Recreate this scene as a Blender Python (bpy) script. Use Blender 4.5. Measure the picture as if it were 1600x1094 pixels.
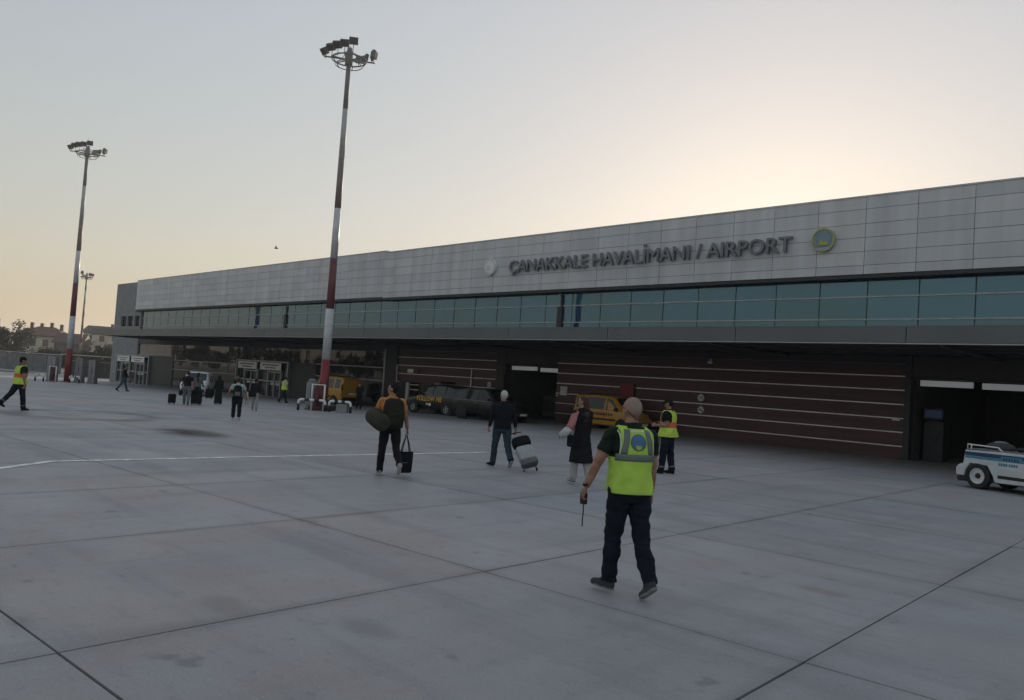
import bpy, bmesh, math, random
from mathutils import Vector, Matrix, noise, kdtree
R = math.radians
random.seed(7)
for o in list(bpy.data.objects): bpy.data.objects.remove(o)
scn = bpy.context.scene
col = scn.collection

# ------------------------------------------------------------------ camera
CAM_H = 1.9
head, pitch, roll = R(135.3), math.atan(52.9/1251), math.atan(0.067)
fw = Vector((math.cos(head)*math.cos(pitch), math.sin(head)*math.cos(pitch), math.sin(pitch)))
r0 = Vector((math.sin(head), -math.cos(head), 0)); u0 = r0.cross(fw)
rt = r0*math.cos(roll) + u0*math.sin(roll); up = u0*math.cos(roll) - r0*math.sin(roll)
cam = bpy.data.cameras.new('camera'); camo = bpy.data.objects.new('camera', cam); col.objects.link(camo)
cam.sensor_width = 36; cam.lens = 36*1251/1600; cam.clip_end = 6000; cam.clip_start = 0.1
camo.matrix_world = Matrix(((rt.x, up.x, -fw.x, 0), (rt.y, up.y, -fw.y, 0), (rt.z, up.z, -fw.z, CAM_H), (0, 0, 0, 1)))
scn.camera = camo

# ------------------------------------------------------------------ world, sun, exposure
SUN_AZ, SUN_EL = 116.7, 9.0            # degrees from +X, towards the sun
w = bpy.data.worlds.new('World'); scn.world = w; w.use_nodes = True
nt = w.node_tree; nt.nodes.clear()
sky = nt.nodes.new('ShaderNodeTexSky'); sky.sky_type = 'NISHITA'; sky.sun_disc = False
sky.sun_elevation = R(SUN_EL); sky.sun_rotation = R(90 - SUN_AZ)
sky.air_density = 2.0; sky.dust_density = 1.0; sky.ozone_density = 4.0; sky.altitude = 0
bg = nt.nodes.new('ShaderNodeBackground'); bg.inputs['Strength'].default_value = 0.15
wo = nt.nodes.new('ShaderNodeOutputWorld')
gm = nt.nodes.new('ShaderNodeGamma'); gm.inputs['Gamma'].default_value = .39      # hazy evening air: evens out the sky's brightness
hs = nt.nodes.new('ShaderNodeHueSaturation'); hs.inputs['Saturation'].default_value = .84      # dusty, washed-out colours
wt_ = nt.nodes.new('ShaderNodeMix'); wt_.data_type = 'RGBA'; wt_.blend_type = 'MULTIPLY'; wt_.inputs['Factor'].default_value = 1; wt_.inputs['B'].default_value = (1.04, .985, 1.0, 1)
nt.links.new(sky.outputs[0], gm.inputs[0]); nt.links.new(gm.outputs[0], hs.inputs['Color']); nt.links.new(hs.outputs[0], wt_.inputs['A']); nt.links.new(wt_.outputs['Result'], bg.inputs[0]); nt.links.new(bg.outputs[0], wo.inputs[0])
sl = bpy.data.lights.new('sun', 'SUN'); sl.energy = 2.5; sl.angle = R(0.5); sl.color = (1, .86, .68)
so = bpy.data.objects.new('sun', sl); col.objects.link(so)
sd = Vector((math.cos(R(SUN_AZ))*math.cos(R(SUN_EL)), math.sin(R(SUN_AZ))*math.cos(R(SUN_EL)), math.sin(R(SUN_EL))))
so.rotation_euler = sd.to_track_quat('Z', 'Y').to_euler()
vs = scn.view_settings; vs.view_transform = 'Standard'; vs.look = 'None'; vs.gamma = 1; vs.use_curve_mapping = False
vs.exposure = 1.38

# ------------------------------------------------------------------ materials
MATS = {}
def mat(name, c, rough=.6, metal=0., var=.12, scale=3., bump=0., ior=1.45, spec=.5, emit=0., c2=None, coat=0., stretch=None):
    if name in MATS: return MATS[name]
    m = bpy.data.materials.new(name); m.use_nodes = True; n = m.node_tree; b = n.nodes['Principled BSDF']
    b.inputs['Roughness'].default_value = rough; b.inputs['Metallic'].default_value = metal
    b.inputs['IOR'].default_value = ior; b.inputs['Specular IOR Level'].default_value = spec
    b.inputs['Coat Weight'].default_value = coat
    tc = n.nodes.new('ShaderNodeTexCoord'); nz = n.nodes.new('ShaderNodeTexNoise')
    nz.inputs['Scale'].default_value = scale; nz.inputs['Detail'].default_value = 5
    src = tc.outputs['Object']
    if stretch:
        mp = n.nodes.new('ShaderNodeMapping'); mp.inputs['Scale'].default_value = stretch
        n.links.new(src, mp.inputs[0]); src = mp.outputs[0]
    n.links.new(src, nz.inputs['Vector'])
    mx = n.nodes.new('ShaderNodeMix'); mx.data_type = 'RGBA'
    cr = n.nodes.new('ShaderNodeMapRange'); cr.inputs[1].default_value = .35; cr.inputs[2].default_value = .65
    n.links.new(nz.outputs[0], cr.inputs[0]); n.links.new(cr.outputs[0], mx.inputs['Factor'])
    lo = [x*(1-var) for x in c]; hi = list(c2) if c2 else [min(1, x*(1+var)) for x in c]
    mx.inputs['A'].default_value = (*lo, 1); mx.inputs['B'].default_value = (*hi, 1)
    n.links.new(mx.outputs['Result'], b.inputs['Base Color'])
    if bump:
        bp = n.nodes.new('ShaderNodeBump'); bp.inputs['Strength'].default_value = bump; bp.inputs['Distance'].default_value = .01
        n.links.new(nz.outputs[0], bp.inputs['Height']); n.links.new(bp.outputs[0], b.inputs['Normal'])
    if emit:
        n.links.new(mx.outputs['Result'], b.inputs['Emission Color']); b.inputs['Emission Strength'].default_value = emit
    MATS[name] = m; return m

def glass_mat(name, tint, ior, rough=.02, wav=.0015):
    m = mat(name, tint, rough, 0, .12, .4, ior=ior); n = m.node_tree; b = n.nodes['Principled BSDF']
    tc = n.nodes.new('ShaderNodeTexCoord'); nz = n.nodes.new('ShaderNodeTexNoise'); nz.inputs['Scale'].default_value = .55
    n.links.new(tc.outputs['Object'], nz.inputs['Vector'])
    bp = n.nodes.new('ShaderNodeBump'); bp.inputs['Strength'].default_value = .25; bp.inputs['Distance'].default_value = wav*10
    n.links.new(nz.outputs[0], bp.inputs['Height']); n.links.new(bp.outputs[0], b.inputs['Normal'])
    return m

def spec_tint(m, c): m.node_tree.nodes['Principled BSDF'].inputs['Specular Tint'].default_value = (*c, 1); return m
def concrete_mat():
    m = bpy.data.materials.new('apron_concrete'); m.use_nodes = True; n = m.node_tree; b = n.nodes['Principled BSDF']
    L = n.links; N = lambda t: n.nodes.new('ShaderNode'+t)
    geo = N('NewGeometry'); pos = geo.outputs['Position']
    def noise_(scale, detail=4, stretch=None, rough=.55):
        mp = N('Mapping'); mp.inputs['Scale'].default_value = stretch or (1, 1, 1); mp.inputs['Rotation'].default_value = (0, 0, R(-3.7))
        L.new(pos, mp.inputs[0]); t = N('TexNoise'); t.inputs['Scale'].default_value = scale; t.inputs['Detail'].default_value = detail
        t.inputs['Roughness'].default_value = rough; L.new(mp.outputs[0], t.inputs['Vector']); return t.outputs[0]
    def rng(x, a, b_, c=0., d=1.):
        r = N('MapRange'); r.interpolation_type = 'SMOOTHSTEP'
        for i, v in enumerate((a, b_, c, d)): r.inputs[i+1].default_value = v
        L.new(x, r.inputs[0]); return r.outputs[0]
    def mix(f, A, B, mode='MIX'):
        x = N('Mix'); x.data_type = 'RGBA'; x.blend_type = mode
        if isinstance(f, float): x.inputs['Factor'].default_value = f
        else: L.new(f, x.inputs['Factor'])
        for k, v in (('A', A), ('B', B)):
            if isinstance(v, tuple): x.inputs[k].default_value = (*v, 1)
            else: L.new(v, x.inputs[k])
        return x.outputs['Result']
    c = mix(rng(noise_(.13, 3), .36, .62), (.305, .318, .352), (.395, .345, .335))
    c = mix(rng(noise_(.9, 6), .40, .66, 0., .75), c, (.39, .395, .41)); 
    # slab to slab shade
    oi = N('ObjectInfo'); c = mix(rng(oi.outputs['Random'], 0, 1, 0., .26), c, (.25, .25, .26))
    # brushed wear along the slabs and tyre scuffs
    c = mix(rng(noise_(.55, 5, (.25, 2.6, 1)), .50, .68, 0., .36), c, (.185, .185, .198))
    c = mix(rng(noise_(.45, 5, (2.4, .22, 1)), .52, .70, 0., .32), c, (.19, .188, .197))
    # dirt gathered along the joints
    mpj = N('Mapping'); mpj.vector_type = 'POINT'; mpj.inputs['Rotation'].default_value = (0, 0, -math.atan(.0655)); L.new(pos, mpj.inputs[0])
    sx_ = N('SeparateXYZ'); L.new(mpj.outputs[0], sx_.inputs[0])
    for out, o0, sp in ((0, -2.25, 3.25), (1, 2.05, 3.95)):
        q = N('Math'); q.operation = 'SUBTRACT'; L.new(sx_.outputs[out], q.inputs[0]); q.inputs[1].default_value = o0
        pp = N('Math'); pp.operation = 'PINGPONG'; L.new(q.outputs[0], pp.inputs[0]); pp.inputs[1].default_value = sp/2
        mu = N('Math'); mu.operation = 'MULTIPLY'; L.new(rng(pp.outputs[0], .01, .16, 1., 0.), mu.inputs[0]); L.new(rng(noise_(.5, 4), .35, .75, .0, .5), mu.inputs[1])
        c = mix(mu.outputs[0], c, (.13, .125, .128))
    # spots and drips
    c = mix(rng(noise_(1.7, 3), .66, .74, 0., .55), c, (.15, .145, .15))
    c = mix(rng(noise_(.7, 2, (1, 2.2, 1)), .70, .78, 0., .35), c, (.28, .215, .175))
    c = mix(rng(noise_(2.3, 2), .70, .78, 0., .35), c, (.40, .39, .38))
    vo = N('TexVoronoi'); vo.inputs['Scale'].default_value = .55; L.new(pos, vo.inputs['Vector'])
    c = mix(rng(vo.outputs['Distance'], .02, .045, .75, 0.), c, (.07, .07, .075))
    c = mix(rng(noise_(60, 4, None, .7), .35, .7, 0., .34), c, (.16, .16, .165)); c = mix(rng(noise_(22, 4, None, .7), .5, .75, 0., .3), c, (.42, .42, .43))
    # oil stain and the faint ring of an old one
    def blob(cx, cy, sx, sy, soft0, soft1, amt, colr, cc, ring=False):
        mp = N('Mapping'); mp.vector_type = 'POINT'
        mp.inputs['Location'].default_value = (-cx/sx, -cy/sy, 0); mp.inputs['Scale'].default_value = (1/sx, 1/sy, 0)
        L.new(pos, mp.inputs[0]); ln = N('VectorMath'); ln.operation = 'LENGTH'; L.new(mp.outputs[0], ln.inputs[0])
        ad = N('Math'); ad.operation = 'ADD'; nn = noise_(1.3, 4); L.new(ln.outputs['Value'], ad.inputs[0])
        sc = N('MapRange'); sc.inputs[3].default_value = -.35; sc.inputs[4].default_value = .35; L.new(nn, sc.inputs[0]); L.new(sc.outputs[0], ad.inputs[1])
        v = ad.outputs[0]
        if ring:
            s = N('Math'); s.operation = 'SUBTRACT'; L.new(v, s.inputs[0]); s.inputs[1].default_value = 1.
            a = N('Math'); a.operation = 'ABSOLUTE'; L.new(s.outputs[0], a.inputs[0]); v = a.outputs[0]
        return mix(rng(v, soft0, soft1, amt, 0.), cc, colr)
    c = blob(-21.4, 9.3, 1.75, 1.0, .30, 1.1, .96, (.018, .019, .021), c)
    c = blob(-21.3, 9.4, 1.15, .62, .3, 1.2, .92, (.015, .016, .018), c)
    c = blob(-28.2, 8.6, 2.6, 2.0, .02, .30, .62, (.09, .09, .095), c, True)
    c = blob(-6.6, 10.6, .9, .35, .1, 1.1, .35, (.2, .16, .13), c)
    c = mix(rng(noise_(5., 6, (1, 1.6, 1), .7), .52, .72, 0., .38), c, (.17, .172, .18))
    c = blob(-3.5, 8.2, .42, .2, .2, 1.0, .5, (.22, .16, .12), c)
    c = blob(-6.1, 3.0, .5, .22, .2, 1.1, .45, (.15, .145, .14), c)
    c = blob(-5.0, 3.6, .4, .2, .2, 1.1, .45, (.15, .145, .145), c)
    c = blob(-33, 26.5, 9., 3.0, .1, 1.3, .5, (.11, .11, .115), c)
    L.new(c, b.inputs['Base Color'])
    b.inputs['Roughness'].default_value = .62; b.inputs['Specular IOR Level'].default_value = .35
    r = rng(noise_(.6, 4), .3, .7, .5, .75); L.new(r, b.inputs['Roughness'])
    bp = N('Bump'); bp.inputs['Strength'].default_value = .35; bp.inputs['Distance'].default_value = .004
    L.new(noise_(25, 6), bp.inputs['Height']); L.new(bp.outputs[0], b.inputs['Normal'])
    return m

M = {}
M['conc'] = concrete_mat()
M['joint'] = mat('joint_sealant', (.02, .02, .022), .8)
M['ground'] = mat('dry_ground', (.16, .15, .13), .9, scale=.05, var=.25)
M['paint'] = mat('line_paint', (.78, .78, .76), .7, var=.3, scale=6)
M['panel'] = mat('alu_panel', (.53, .54, .56), .45, .0, .085, 1.6, stretch=(1, 1, .1))
M['panel2'] = mat('alu_panel_b', (.50, .51, .535), .48, .0, .085, 1.6, stretch=(1, 1, .1))
M['panel3'] = mat('alu_panel_c', (.56, .565, .58), .42, .0, .085, 1.6, stretch=(1, 1, .1))
M['darktrim'] = mat('dark_trim', (.035, .038, .043), .5, .2)
M['fascia'] = mat('canopy_fascia', (.115, .125, .135), .4, .3, .08, .3)
M['lighttrim'] = mat('light_trim', (.34, .36, .37), .45, .3)
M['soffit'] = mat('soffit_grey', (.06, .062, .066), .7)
M['glass'] = spec_tint(glass_mat('teal_glass', (.016, .055, .115), 2.2), (.50, .84, 1.))
M['glass_b'] = spec_tint(glass_mat('teal_glass_b', (.020, .062, .105), 2.1, .03, .003), (.54, .86, 1.))
M['glass_c'] = spec_tint(glass_mat('teal_glass_c', (.013, .045, .10), 2.3, .015, .002), (.48, .82, 1.))
M['lowglass'] = glass_mat('dark_glass', (.008, .010, .013), 1.5)
M['slate'] = mat('slate_cladding', (.022, .027, .034), .5, .1, .1, .5)
M['wallgrey'] = mat('grey_render', (.23, .235, .24), .8, bump=.1, scale=2)
M['maroon'] = mat('maroon_board', (.076, .032, .035), .45, 0, .18, 1.2, stretch=(.3, 1, 4))
M['maroon2'] = mat('maroon_board_b', (.064, .029, .032), .45, 0, .18, 1.2, stretch=(.3, 1, 4))
M['brown'] = mat('brown_board', (.035, .030, .027), .5)
M['strip'] = mat('white_strip', (.62, .59, .59), .42, .7)
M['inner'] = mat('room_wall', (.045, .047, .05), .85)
M['white'] = mat('white_paint', (.72, .72, .72), .4, var=.05)
M['offwhite'] = mat('offwhite', (.55, .55, .54), .6, var=.08)
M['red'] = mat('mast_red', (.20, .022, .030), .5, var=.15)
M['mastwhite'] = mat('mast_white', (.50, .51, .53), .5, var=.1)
M['red2'] = mat('mast_red_hazed', (.15, .045, .052), .6, var=.15)  # red band with some flare and haze painted into its colour
M['red3'] = mat('mast_red_haze_grey', (.16, .125, .125), .6, var=.12)  # red greyed further by painted haze; plain tone on the distant mast
M['red4'] = mat('mast_top_grey', (.15, .14, .145), .6, var=.1)  # topmost red band, haze painted in until nearly grey; reused on distant mast
M['mw2'] = mat('mast_white_hazed', (.34, .35, .37), .6, var=.1)  # upper white band, haze and backlight put into the colour
M['galv'] = mat('galvanised', (.17, .175, .18), .75, .1)
M['lamp'] = mat('lamp_housing', (.12, .13, .145), .8, .0)
M['lens'] = glass_mat('lamp_glass', (.05, .055, .06), 1.25, .9)
M['black'] = mat('black_plastic', (.012, .012, .014), .5)
M['rubber'] = mat('rubber', (.018, .018, .019), .8)
M['rim'] = mat('wheel_rim', (.32, .33, .34), .35, .8)
M['carglass'] = glass_mat('car_glass', (.012, .016, .017), 1.5)
M['yellow'] = mat('van_yellow', (.46, .245, .035), .4, coat=.2, var=.06)
M['carblack'] = mat('car_black', (.007, .0065, .0065), .4, coat=.15, var=.06)
M['carwhite'] = mat('car_white', (.66, .68, .70), .3, coat=.5, var=.04)
M['vestyel'] = mat('vest_yellow', (.40, .62, .085), .8, var=.10, scale=6)
M['vestyel2'] = mat('vest_yellow_b', (.46, .62, .085), .8, var=.10, scale=6)
M['vestor'] = mat('vest_orange', (.60, .12, .05), .75, var=.10, scale=6)
M['reflect'] = mat('reflective_tape', (.13, .16, .15), .45, .2)
M['piping'] = mat('vest_piping', (.55, .62, .45), .6)
M['blue'] = mat('emblem_blue', (.05, .16, .30), .5)
M['green'] = mat('emblem_green', (.05, .17, .12), .5)
M['lime'] = mat('emblem_lime', (.36, .38, .10), .5)
M['bark'] = mat('bark', (.06, .045, .035), .9, scale=8)
M['hscreen'] = mat('screen_blue', (.012, .03, .07), .3, emit=.08)
M['tube'] = mat('fluorescent_cover', (.8, .84, .86), .5, var=.02, emit=.035)
def leaf_mat(name, c):
    m = mat(name, c, .7, var=.45, scale=1.3); m.node_tree.nodes['Principled BSDF'].inputs['Specular IOR Level'].default_value = .15; return m

# ------------------------------------------------------------------ helpers
work = bpy.data.scenes.new('work')           # scratch scene for turning text and modifiers into plain meshes
def evaluated_mesh(o):
    work.collection.objects.link(o); vl_ = work.view_layers[0]; vl_.update()
    me = bpy.data.meshes.new_from_object(o.evaluated_get(vl_.depsgraph)); work.collection.objects.unlink(o); bpy.data.objects.remove(o)
    return me
class MB:
    def __init__(s): s.v = []; s.f = []; s.m = []; s.sm = []
    def add(s, vs_, fs, mi=0, smooth=False):
        o = len(s.v); s.v += [tuple(v) for v in vs_]
        for f in fs: s.f.append([i+o for i in f]); s.m.append(mi); s.sm.append(smooth)
        return s
    def box(s, x0, x1, y0, y1, z0, z1, mi=0):
        v = [(x, y, z) for z in (z0, z1) for y in (y0, y1) for x in (x0, x1)]
        return s.add(v, [(0, 2, 3, 1), (4, 5, 7, 6), (0, 1, 5, 4), (2, 6, 7, 3), (0, 4, 6, 2), (1, 3, 7, 5)], mi)
    def obox(s, c, ax, ay, az, mi=0):       # oriented box, half-extent vectors
        c, ax, ay, az = map(Vector, (c, ax, ay, az))
        v = [c+ax*i+ay*j+az*k for k in (-1, 1) for j in (-1, 1) for i in (-1, 1)]
        return s.add(v, [(0, 2, 3, 1), (4, 5, 7, 6), (0, 1, 5, 4), (2, 6, 7, 3), (0, 4, 6, 2), (1, 3, 7, 5)], mi)
    def tube(s, pts, rad, n=8, mi=0, cap=True, smooth=True):
        pts = [Vector(p) for p in pts]
        if not hasattr(rad, '__len__'): rad = [rad]*len(pts)
        rings = []; prev = None
        for i, p in enumerate(pts):
            d = (pts[min(i+1, len(pts)-1)] - pts[max(i-1, 0)]).normalized()
            a = prev - d*prev.dot(d) if prev is not None else (Vector((0, 0, 1)).cross(d) if abs(d.z) < .95 else Vector((1, 0, 0)).cross(d))
            a.normalize(); prev = a; b = d.cross(a)
            rings.append([p + (a*math.cos(2*math.pi*k/n) + b*math.sin(2*math.pi*k/n))*rad[i] for k in range(n)])
        return s.rings(rings, mi, cap, smooth)
    def rings(s, rings, mi=0, cap=True, smooth=True):
        n = len(rings[0]); o = len(s.v); fs = []
        for i in range(len(rings)-1):
            for k in range(n):
                fs.append((i*n+k, i*n+(k+1) % n, (i+1)*n+(k+1) % n, (i+1)*n+k))
        s.add([p for r in rings for p in r], fs, mi, smooth)
        if cap:
            s.f.append([o+k for k in range(n)][::-1]); s.m.append(mi); s.sm.append(False)
            s.f.append([o+(len(rings)-1)*n+k for k in range(n)]); s.m.append(mi); s.sm.append(False)
        return s
    def prism(s, poly, axis, a, b, mi=0):   # poly in the other two axes, extruded a..b along axis 'x','y','z'
        def P(u, v, t): return {'x': (t, u, v), 'y': (u, t, v), 'z': (u, v, t)}[axis]
        n = len(poly)
        return s.add([P(u, v, a) for u, v in poly]+[P(u, v, b) for u, v in poly],
                     [tuple(range(n))[::-1], tuple(range(n, 2*n))]+[(i, (i+1) % n, n+(i+1) % n, n+i) for i in range(n)], mi)
    def disc(s, c, nrm, r0_, r1, n=20, mi=0, depth=0.01):   # annulus / disc with thickness
        c = Vector(c); nrm = Vector(nrm).normalized()
        a = Vector((0, 0, 1)).cross(nrm) if abs(nrm.z) < .9 else Vector((1, 0, 0)); a.normalize(); b = nrm.cross(a)
        ring = lambda r, t: [c+nrm*t+(a*math.cos(2*math.pi*k/n)+b*math.sin(2*math.pi*k/n))*r for k in range(n)]
        if r0_ <= 0: return s.rings([ring(r1, 0), ring(r1, depth)], mi, True, False)
        return s.rings([ring(r0_, 0), ring(r1, 0), ring(r1, depth), ring(r0_, depth), ring(r0_, 0)], mi, False, False)
    def ell(s, c, rx, ry, rz, n=12, mi=0, M_=None):
        c = Vector(c); rg = []
        for i in range(1, n//2+1):
            t = math.pi*i/(n//2+1) - math.pi/2
            rg.append([(Vector((rx*math.cos(t)*math.cos(2*math.pi*k/n), ry*math.cos(t)*math.sin(2*math.pi*k/n), rz*math.sin(t)))) for k in range(n)])
        rg = [[c + (M_ @ p if M_ else p) for p in r] for r in rg]
        return s.rings(rg, mi)
    def mesh(s, name):
        me = bpy.data.meshes.new(name); me.from_pydata(s.v, [], s.f); me.validate()
        if len(me.polygons) == len(s.f):
            me.polygons.foreach_set('material_index', s.m); me.polygons.foreach_set('use_smooth', s.sm)
        me.update(); return me
    def build(s, name, mats, parent=None, bevel=0, seg=2):
        o = bpy.data.objects.new(name, s.mesh(name)); col.objects.link(o)
        for m in (mats if isinstance(mats, (list, tuple)) else [mats]): o.data.materials.append(M[m] if isinstance(m, str) else m)
        if parent: o.parent = parent
        if bevel:
            b = o.modifiers.new('bevel', 'BEVEL'); b.width = bevel; b.segments = seg; b.limit_method = 'ANGLE'; b.angle_limit = R(35)
        return o
def tag(o, label=None, cat=None, group=None, kind=None):
    if label: o['label'] = label
    if cat: o['category'] = cat
    if group: o['group'] = group
    if kind: o['kind'] = kind
    return o
def empty(name, loc=(0, 0, 0), rz=0, sc=1):
    o = bpy.data.objects.new(name, None); col.objects.link(o); o.location = loc; o.rotation_euler = (0, 0, rz); o.scale = (sc,)*3
    o.empty_display_size = .2; return o
def bxo(name, m, parent, *a, bevel=0): return MB().box(*a).build(name, m, parent, bevel)
def copy_tree(o, parent=None):
    c = o.copy(); col.objects.link(c); c.parent = parent
    for ch in o.children: copy_tree(ch, c)
    return c
def zg(x):
    t = -x - 26
    return 0. if t <= 0 else -.0125*min(t, 74)
def proj(p):
    v = Vector(p) - Vector((0, 0, CAM_H)); z = v.dot(fw)
    if z <= .2: return None
    return (800+1251*v.dot(rt)/z, 547-1251*v.dot(up)/z)
def text_mesh(txt, size, depth, bold=.0, width=1.):
    cu = bpy.data.curves.new('t', 'FONT'); cu.body = txt; cu.size = size; cu.extrude = depth/2; cu.offset = bold; cu.resolution_u = 3
    return evaluated_mesh(bpy.data.objects.new('t', cu))
def text_obj(name, txt, size, depth, m, parent, loc, rot, bold=0., fit=None):
    me = text_mesh(txt, size, depth, bold); xs = [v.co.x for v in me.vertices]; x0, x1 = min(xs), max(xs)
    k = (fit/(x1-x0)) if fit else 1
    for v in me.vertices: v.co.x = (v.co.x-x0)*k
    o = bpy.data.objects.new(name, me); col.objects.link(o); me.materials.clear(); me.materials.append(M[m])
    o.location = loc; o.rotation_euler = rot; o.parent = parent; return o

# ------------------------------------------------------------------ ground and apron
g = MB(); xs = [-3000, -100, -26, 3000]; ys = [-3000, 3000]
g.add([(x, y, zg(x)-.07) for x in xs for y in ys], [(0, 2, 3, 1), (2, 4, 5, 3), (4, 6, 7, 5)])
tag(g.build('ground', 'ground'), kind='structure')
ax = [-128, -100, -26, 30]; ay = [-26, 64]
a = MB().add([(x, y, zg(x)-.02) for x in ax for y in ay], [(0, 2, 3, 1), (2, 4, 5, 3), (4, 6, 7, 5)])
apron = tag(a.build('apron', 'joint'), kind='structure')
th = math.atan(.0655); E1 = Vector((math.cos(th), math.sin(th))); E2 = Vector((-math.sin(th), math.cos(th)))
S1, S2 = 3.25, 3.95; slabs = []
for i in range(-38, 10):
    for j in range(-8, 12):
        a0, b0 = -2.25+S1*i, 2.05+S2*j
        jx = lambda: random.uniform(-.004, .004)
        gp = .0105
        cs = [E1*(a0+gp+jx())+E2*(b0+gp+jx()), E1*(a0+S1-gp+jx())+E2*(b0+gp+jx()), E1*(a0+S1-gp+jx())+E2*(b0+S2-gp+jx()), E1*(a0+gp+jx())+E2*(b0+S2-gp+jx())]
        c = (cs[0]+cs[2])/2
        if c.x < -122 or c.x > 26 or c.y > 40 or c.y < -24: continue
        px = [proj((p.x, p.y, zg(p.x))) for p in cs]
        vis = sum(p is not None and -150 < p[0] < 1750 and p[1] < 1250 for p in px)
        area = 0
        if vis and all(px):
            area = abs(sum(px[k][0]*px[(k+1) % 4][1]-px[(k+1) % 4][0]*px[k][1] for k in range(4)))/2
        elif vis: area = 1e5
        slabs.append((area, cs))
slabs.sort(key=lambda t: -t[0])
def slab_geo(mb, cs):
    dz = random.uniform(-.0015, .0015)
    top = [(p.x, p.y, zg(p.x)+dz) for p in cs]; bot = [(p.x, p.y, zg(p.x)-.018) for p in cs]
    mb.add(top+bot, [(0, 1, 2, 3), (0, 4, 5, 1), (1, 5, 6, 2), (2, 6, 7, 3), (3, 7, 4, 0)])
for area, cs in slabs[:290]:
    mb = MB(); slab_geo(mb, cs); mb.build('slab', M['conc'], apron)
mb = MB()
for area, cs in slabs[290:]: slab_geo(mb, cs)
tag(mb.build('slab_field', M['conc'], apron), kind='stuff')
def ground_strip(name, pts, wd, lift=.006, m='paint'):
    mb = MB(); pts = [Vector(p) for p in pts]; L_ = []
    dense = []
    for p, q in zip(pts, pts[1:]):
        k = max(1, int((q-p).length/.5)); dense += [p+(q-p)*i/k for i in range(k)]
    dense.append(pts[-1])
    for i, p in enumerate(dense):
        d = (dense[min(i+1, len(dense)-1)]-dense[max(i-1, 0)]).normalized(); nn = Vector((-d.y, d.x))*wd/2
        L_ += [(p.x+nn.x, p.y+nn.y, zg(p.x)+lift), (p.x-nn.x, p.y-nn.y, zg(p.x)+lift)]
    mb.add(L_, [(2*i, 2*i+1, 2*i+3, 2*i+2) for i in range(len(dense)-1)])
    return tag(mb.build(name, m), kind='structure')
M['oldpaint'] = mat('worn_paint', (.42, .42, .41), .75, var=.3, scale=4)
ground_strip('painted_line', [(-14.2, 2.4), (-14.87, 3.37), (-15.65, 4.3), (-15.8, 8.25), (-15.9, 15.1)], .15)
ground_strip('painted_line', [(-19.7, 15.55), (-16.0, 15.2)], .11, m='oldpaint')
ground_strip('painted_line', [(-70, 17.6), (-58, 20.1), (-54, 21.5)], .16, m='oldpaint')
ground_strip('apron_edge', [(-118, 10), (-118, 36)], 1.2, .05, 'offwhite')

# ------------------------------------------------------------------ terminal building
T = empty('terminal_building', (-45, 32.5, 0)); T.location = (0, 0, 0)
tag(T, 'long low airport terminal with grey panel parapet, teal glass band and deep canopy', 'terminal')
YW = 32.5
# shell
bxo('roof', 'offwhite', T, -98.2, 16, 32.45, 62, 9.85, 10.12)
bxo('rear_wall', 'wallgrey', T, -98.2, 16, 62, 62.3, -1.1, 10.1)
bxo('side_wall', 'wallgrey', T, 15.7, 16, 32.6, 62, -1.1, 10.1)
bxo('side_wall', 'wallgrey', T, -98.3, -98.0, 32.6, 62, -1.3, 10.3)
M['seam'] = mat('seam_grey', (.055, .057, .06), .7)
bxo('parapet_backing', 'seam', T, -91.3, 16, 32.19, 32.42, 7.06, 10.20)
rows = [7.18, 7.54, 8.10, 8.655, 9.21, 9.80, 10.29]
JX = [-8.914-1.953*k for k in range(-7, 60)]; JX.sort()
def panels(xlo, xhi, yf, zs, cut):
    e = [xlo]+[x for x in JX if xlo+.3 < x < xhi-.3]+[xhi]
    if cut: e = [x for x in e if x <= cut]+[xhi]
    for x0, x1 in zip(e, e[1:]):
        for z0, z1 in zip(zs, zs[1:]):
            t = random.uniform(-.004, .004); mb = MB()
            gq = .010
            mb.box(x0+gq, x1-gq, yf+t, yf+.05, z0+gq*.8, z1-gq*.8)
            mb.build('facade_panel', random.choice(('panel', 'panel', 'panel2', 'panel3')), T)
panels(-45.3, 16, 32.0, rows, -3.0)
panels(-91.35, -45.33, 32.10, [7.26, 7.62, 8.17, 8.72, 9.28, 9.86, 10.42], None)
bxo('parapet_cap', 'panel2', T, -45.3, 16, 31.97, 32.5, 10.29, 10.35)
bxo('parapet_cap', 'panel2', T, -91.4, -45.3, 32.07, 32.5, 10.42, 10.48)
bxo('lower_trim', 'darktrim', T, -45.3, 16, 32.03, 32.56, 7.03, 7.175)
bxo('lower_trim', 'darktrim', T, -91.4, -45.3, 32.13, 32.56, 7.10, 7.25)
# left end block
bx0 = MB()
for (x0, x1, z0, z1) in [(-98.3, -91.4, 6.62, 10.36), (-98.3, -91.4, 4.2, 5.46), (-98.3, -96.2, 5.46, 6.62), (-94.6, -94.2, 5.46, 6.62), (-92.6, -92.05, 5.46, 6.62), (-90.6, -90.2, 5.46, 6.62), (-91.4, -90.2, 4.2, 5.46), (-91.4, -90.2, 6.62, 7.1)]:
    bx0.box(x0, x1, 32.35, 32.7, z0, z1)
bx0.build('end_block', 'wallgrey', T)
for x0, x1 in ((-96.2, -94.6), (-94.2, -92.6), (-92.05, -90.6)):
    wn = bxo('window', 'lowglass', T, x0, x1, 32.55, 32.6, 5.46, 6.62)
    bxo('window_frame', 'darktrim', wn, x0+.76, x0+.84, 32.5, 32.545, 5.46, 6.62)
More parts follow.
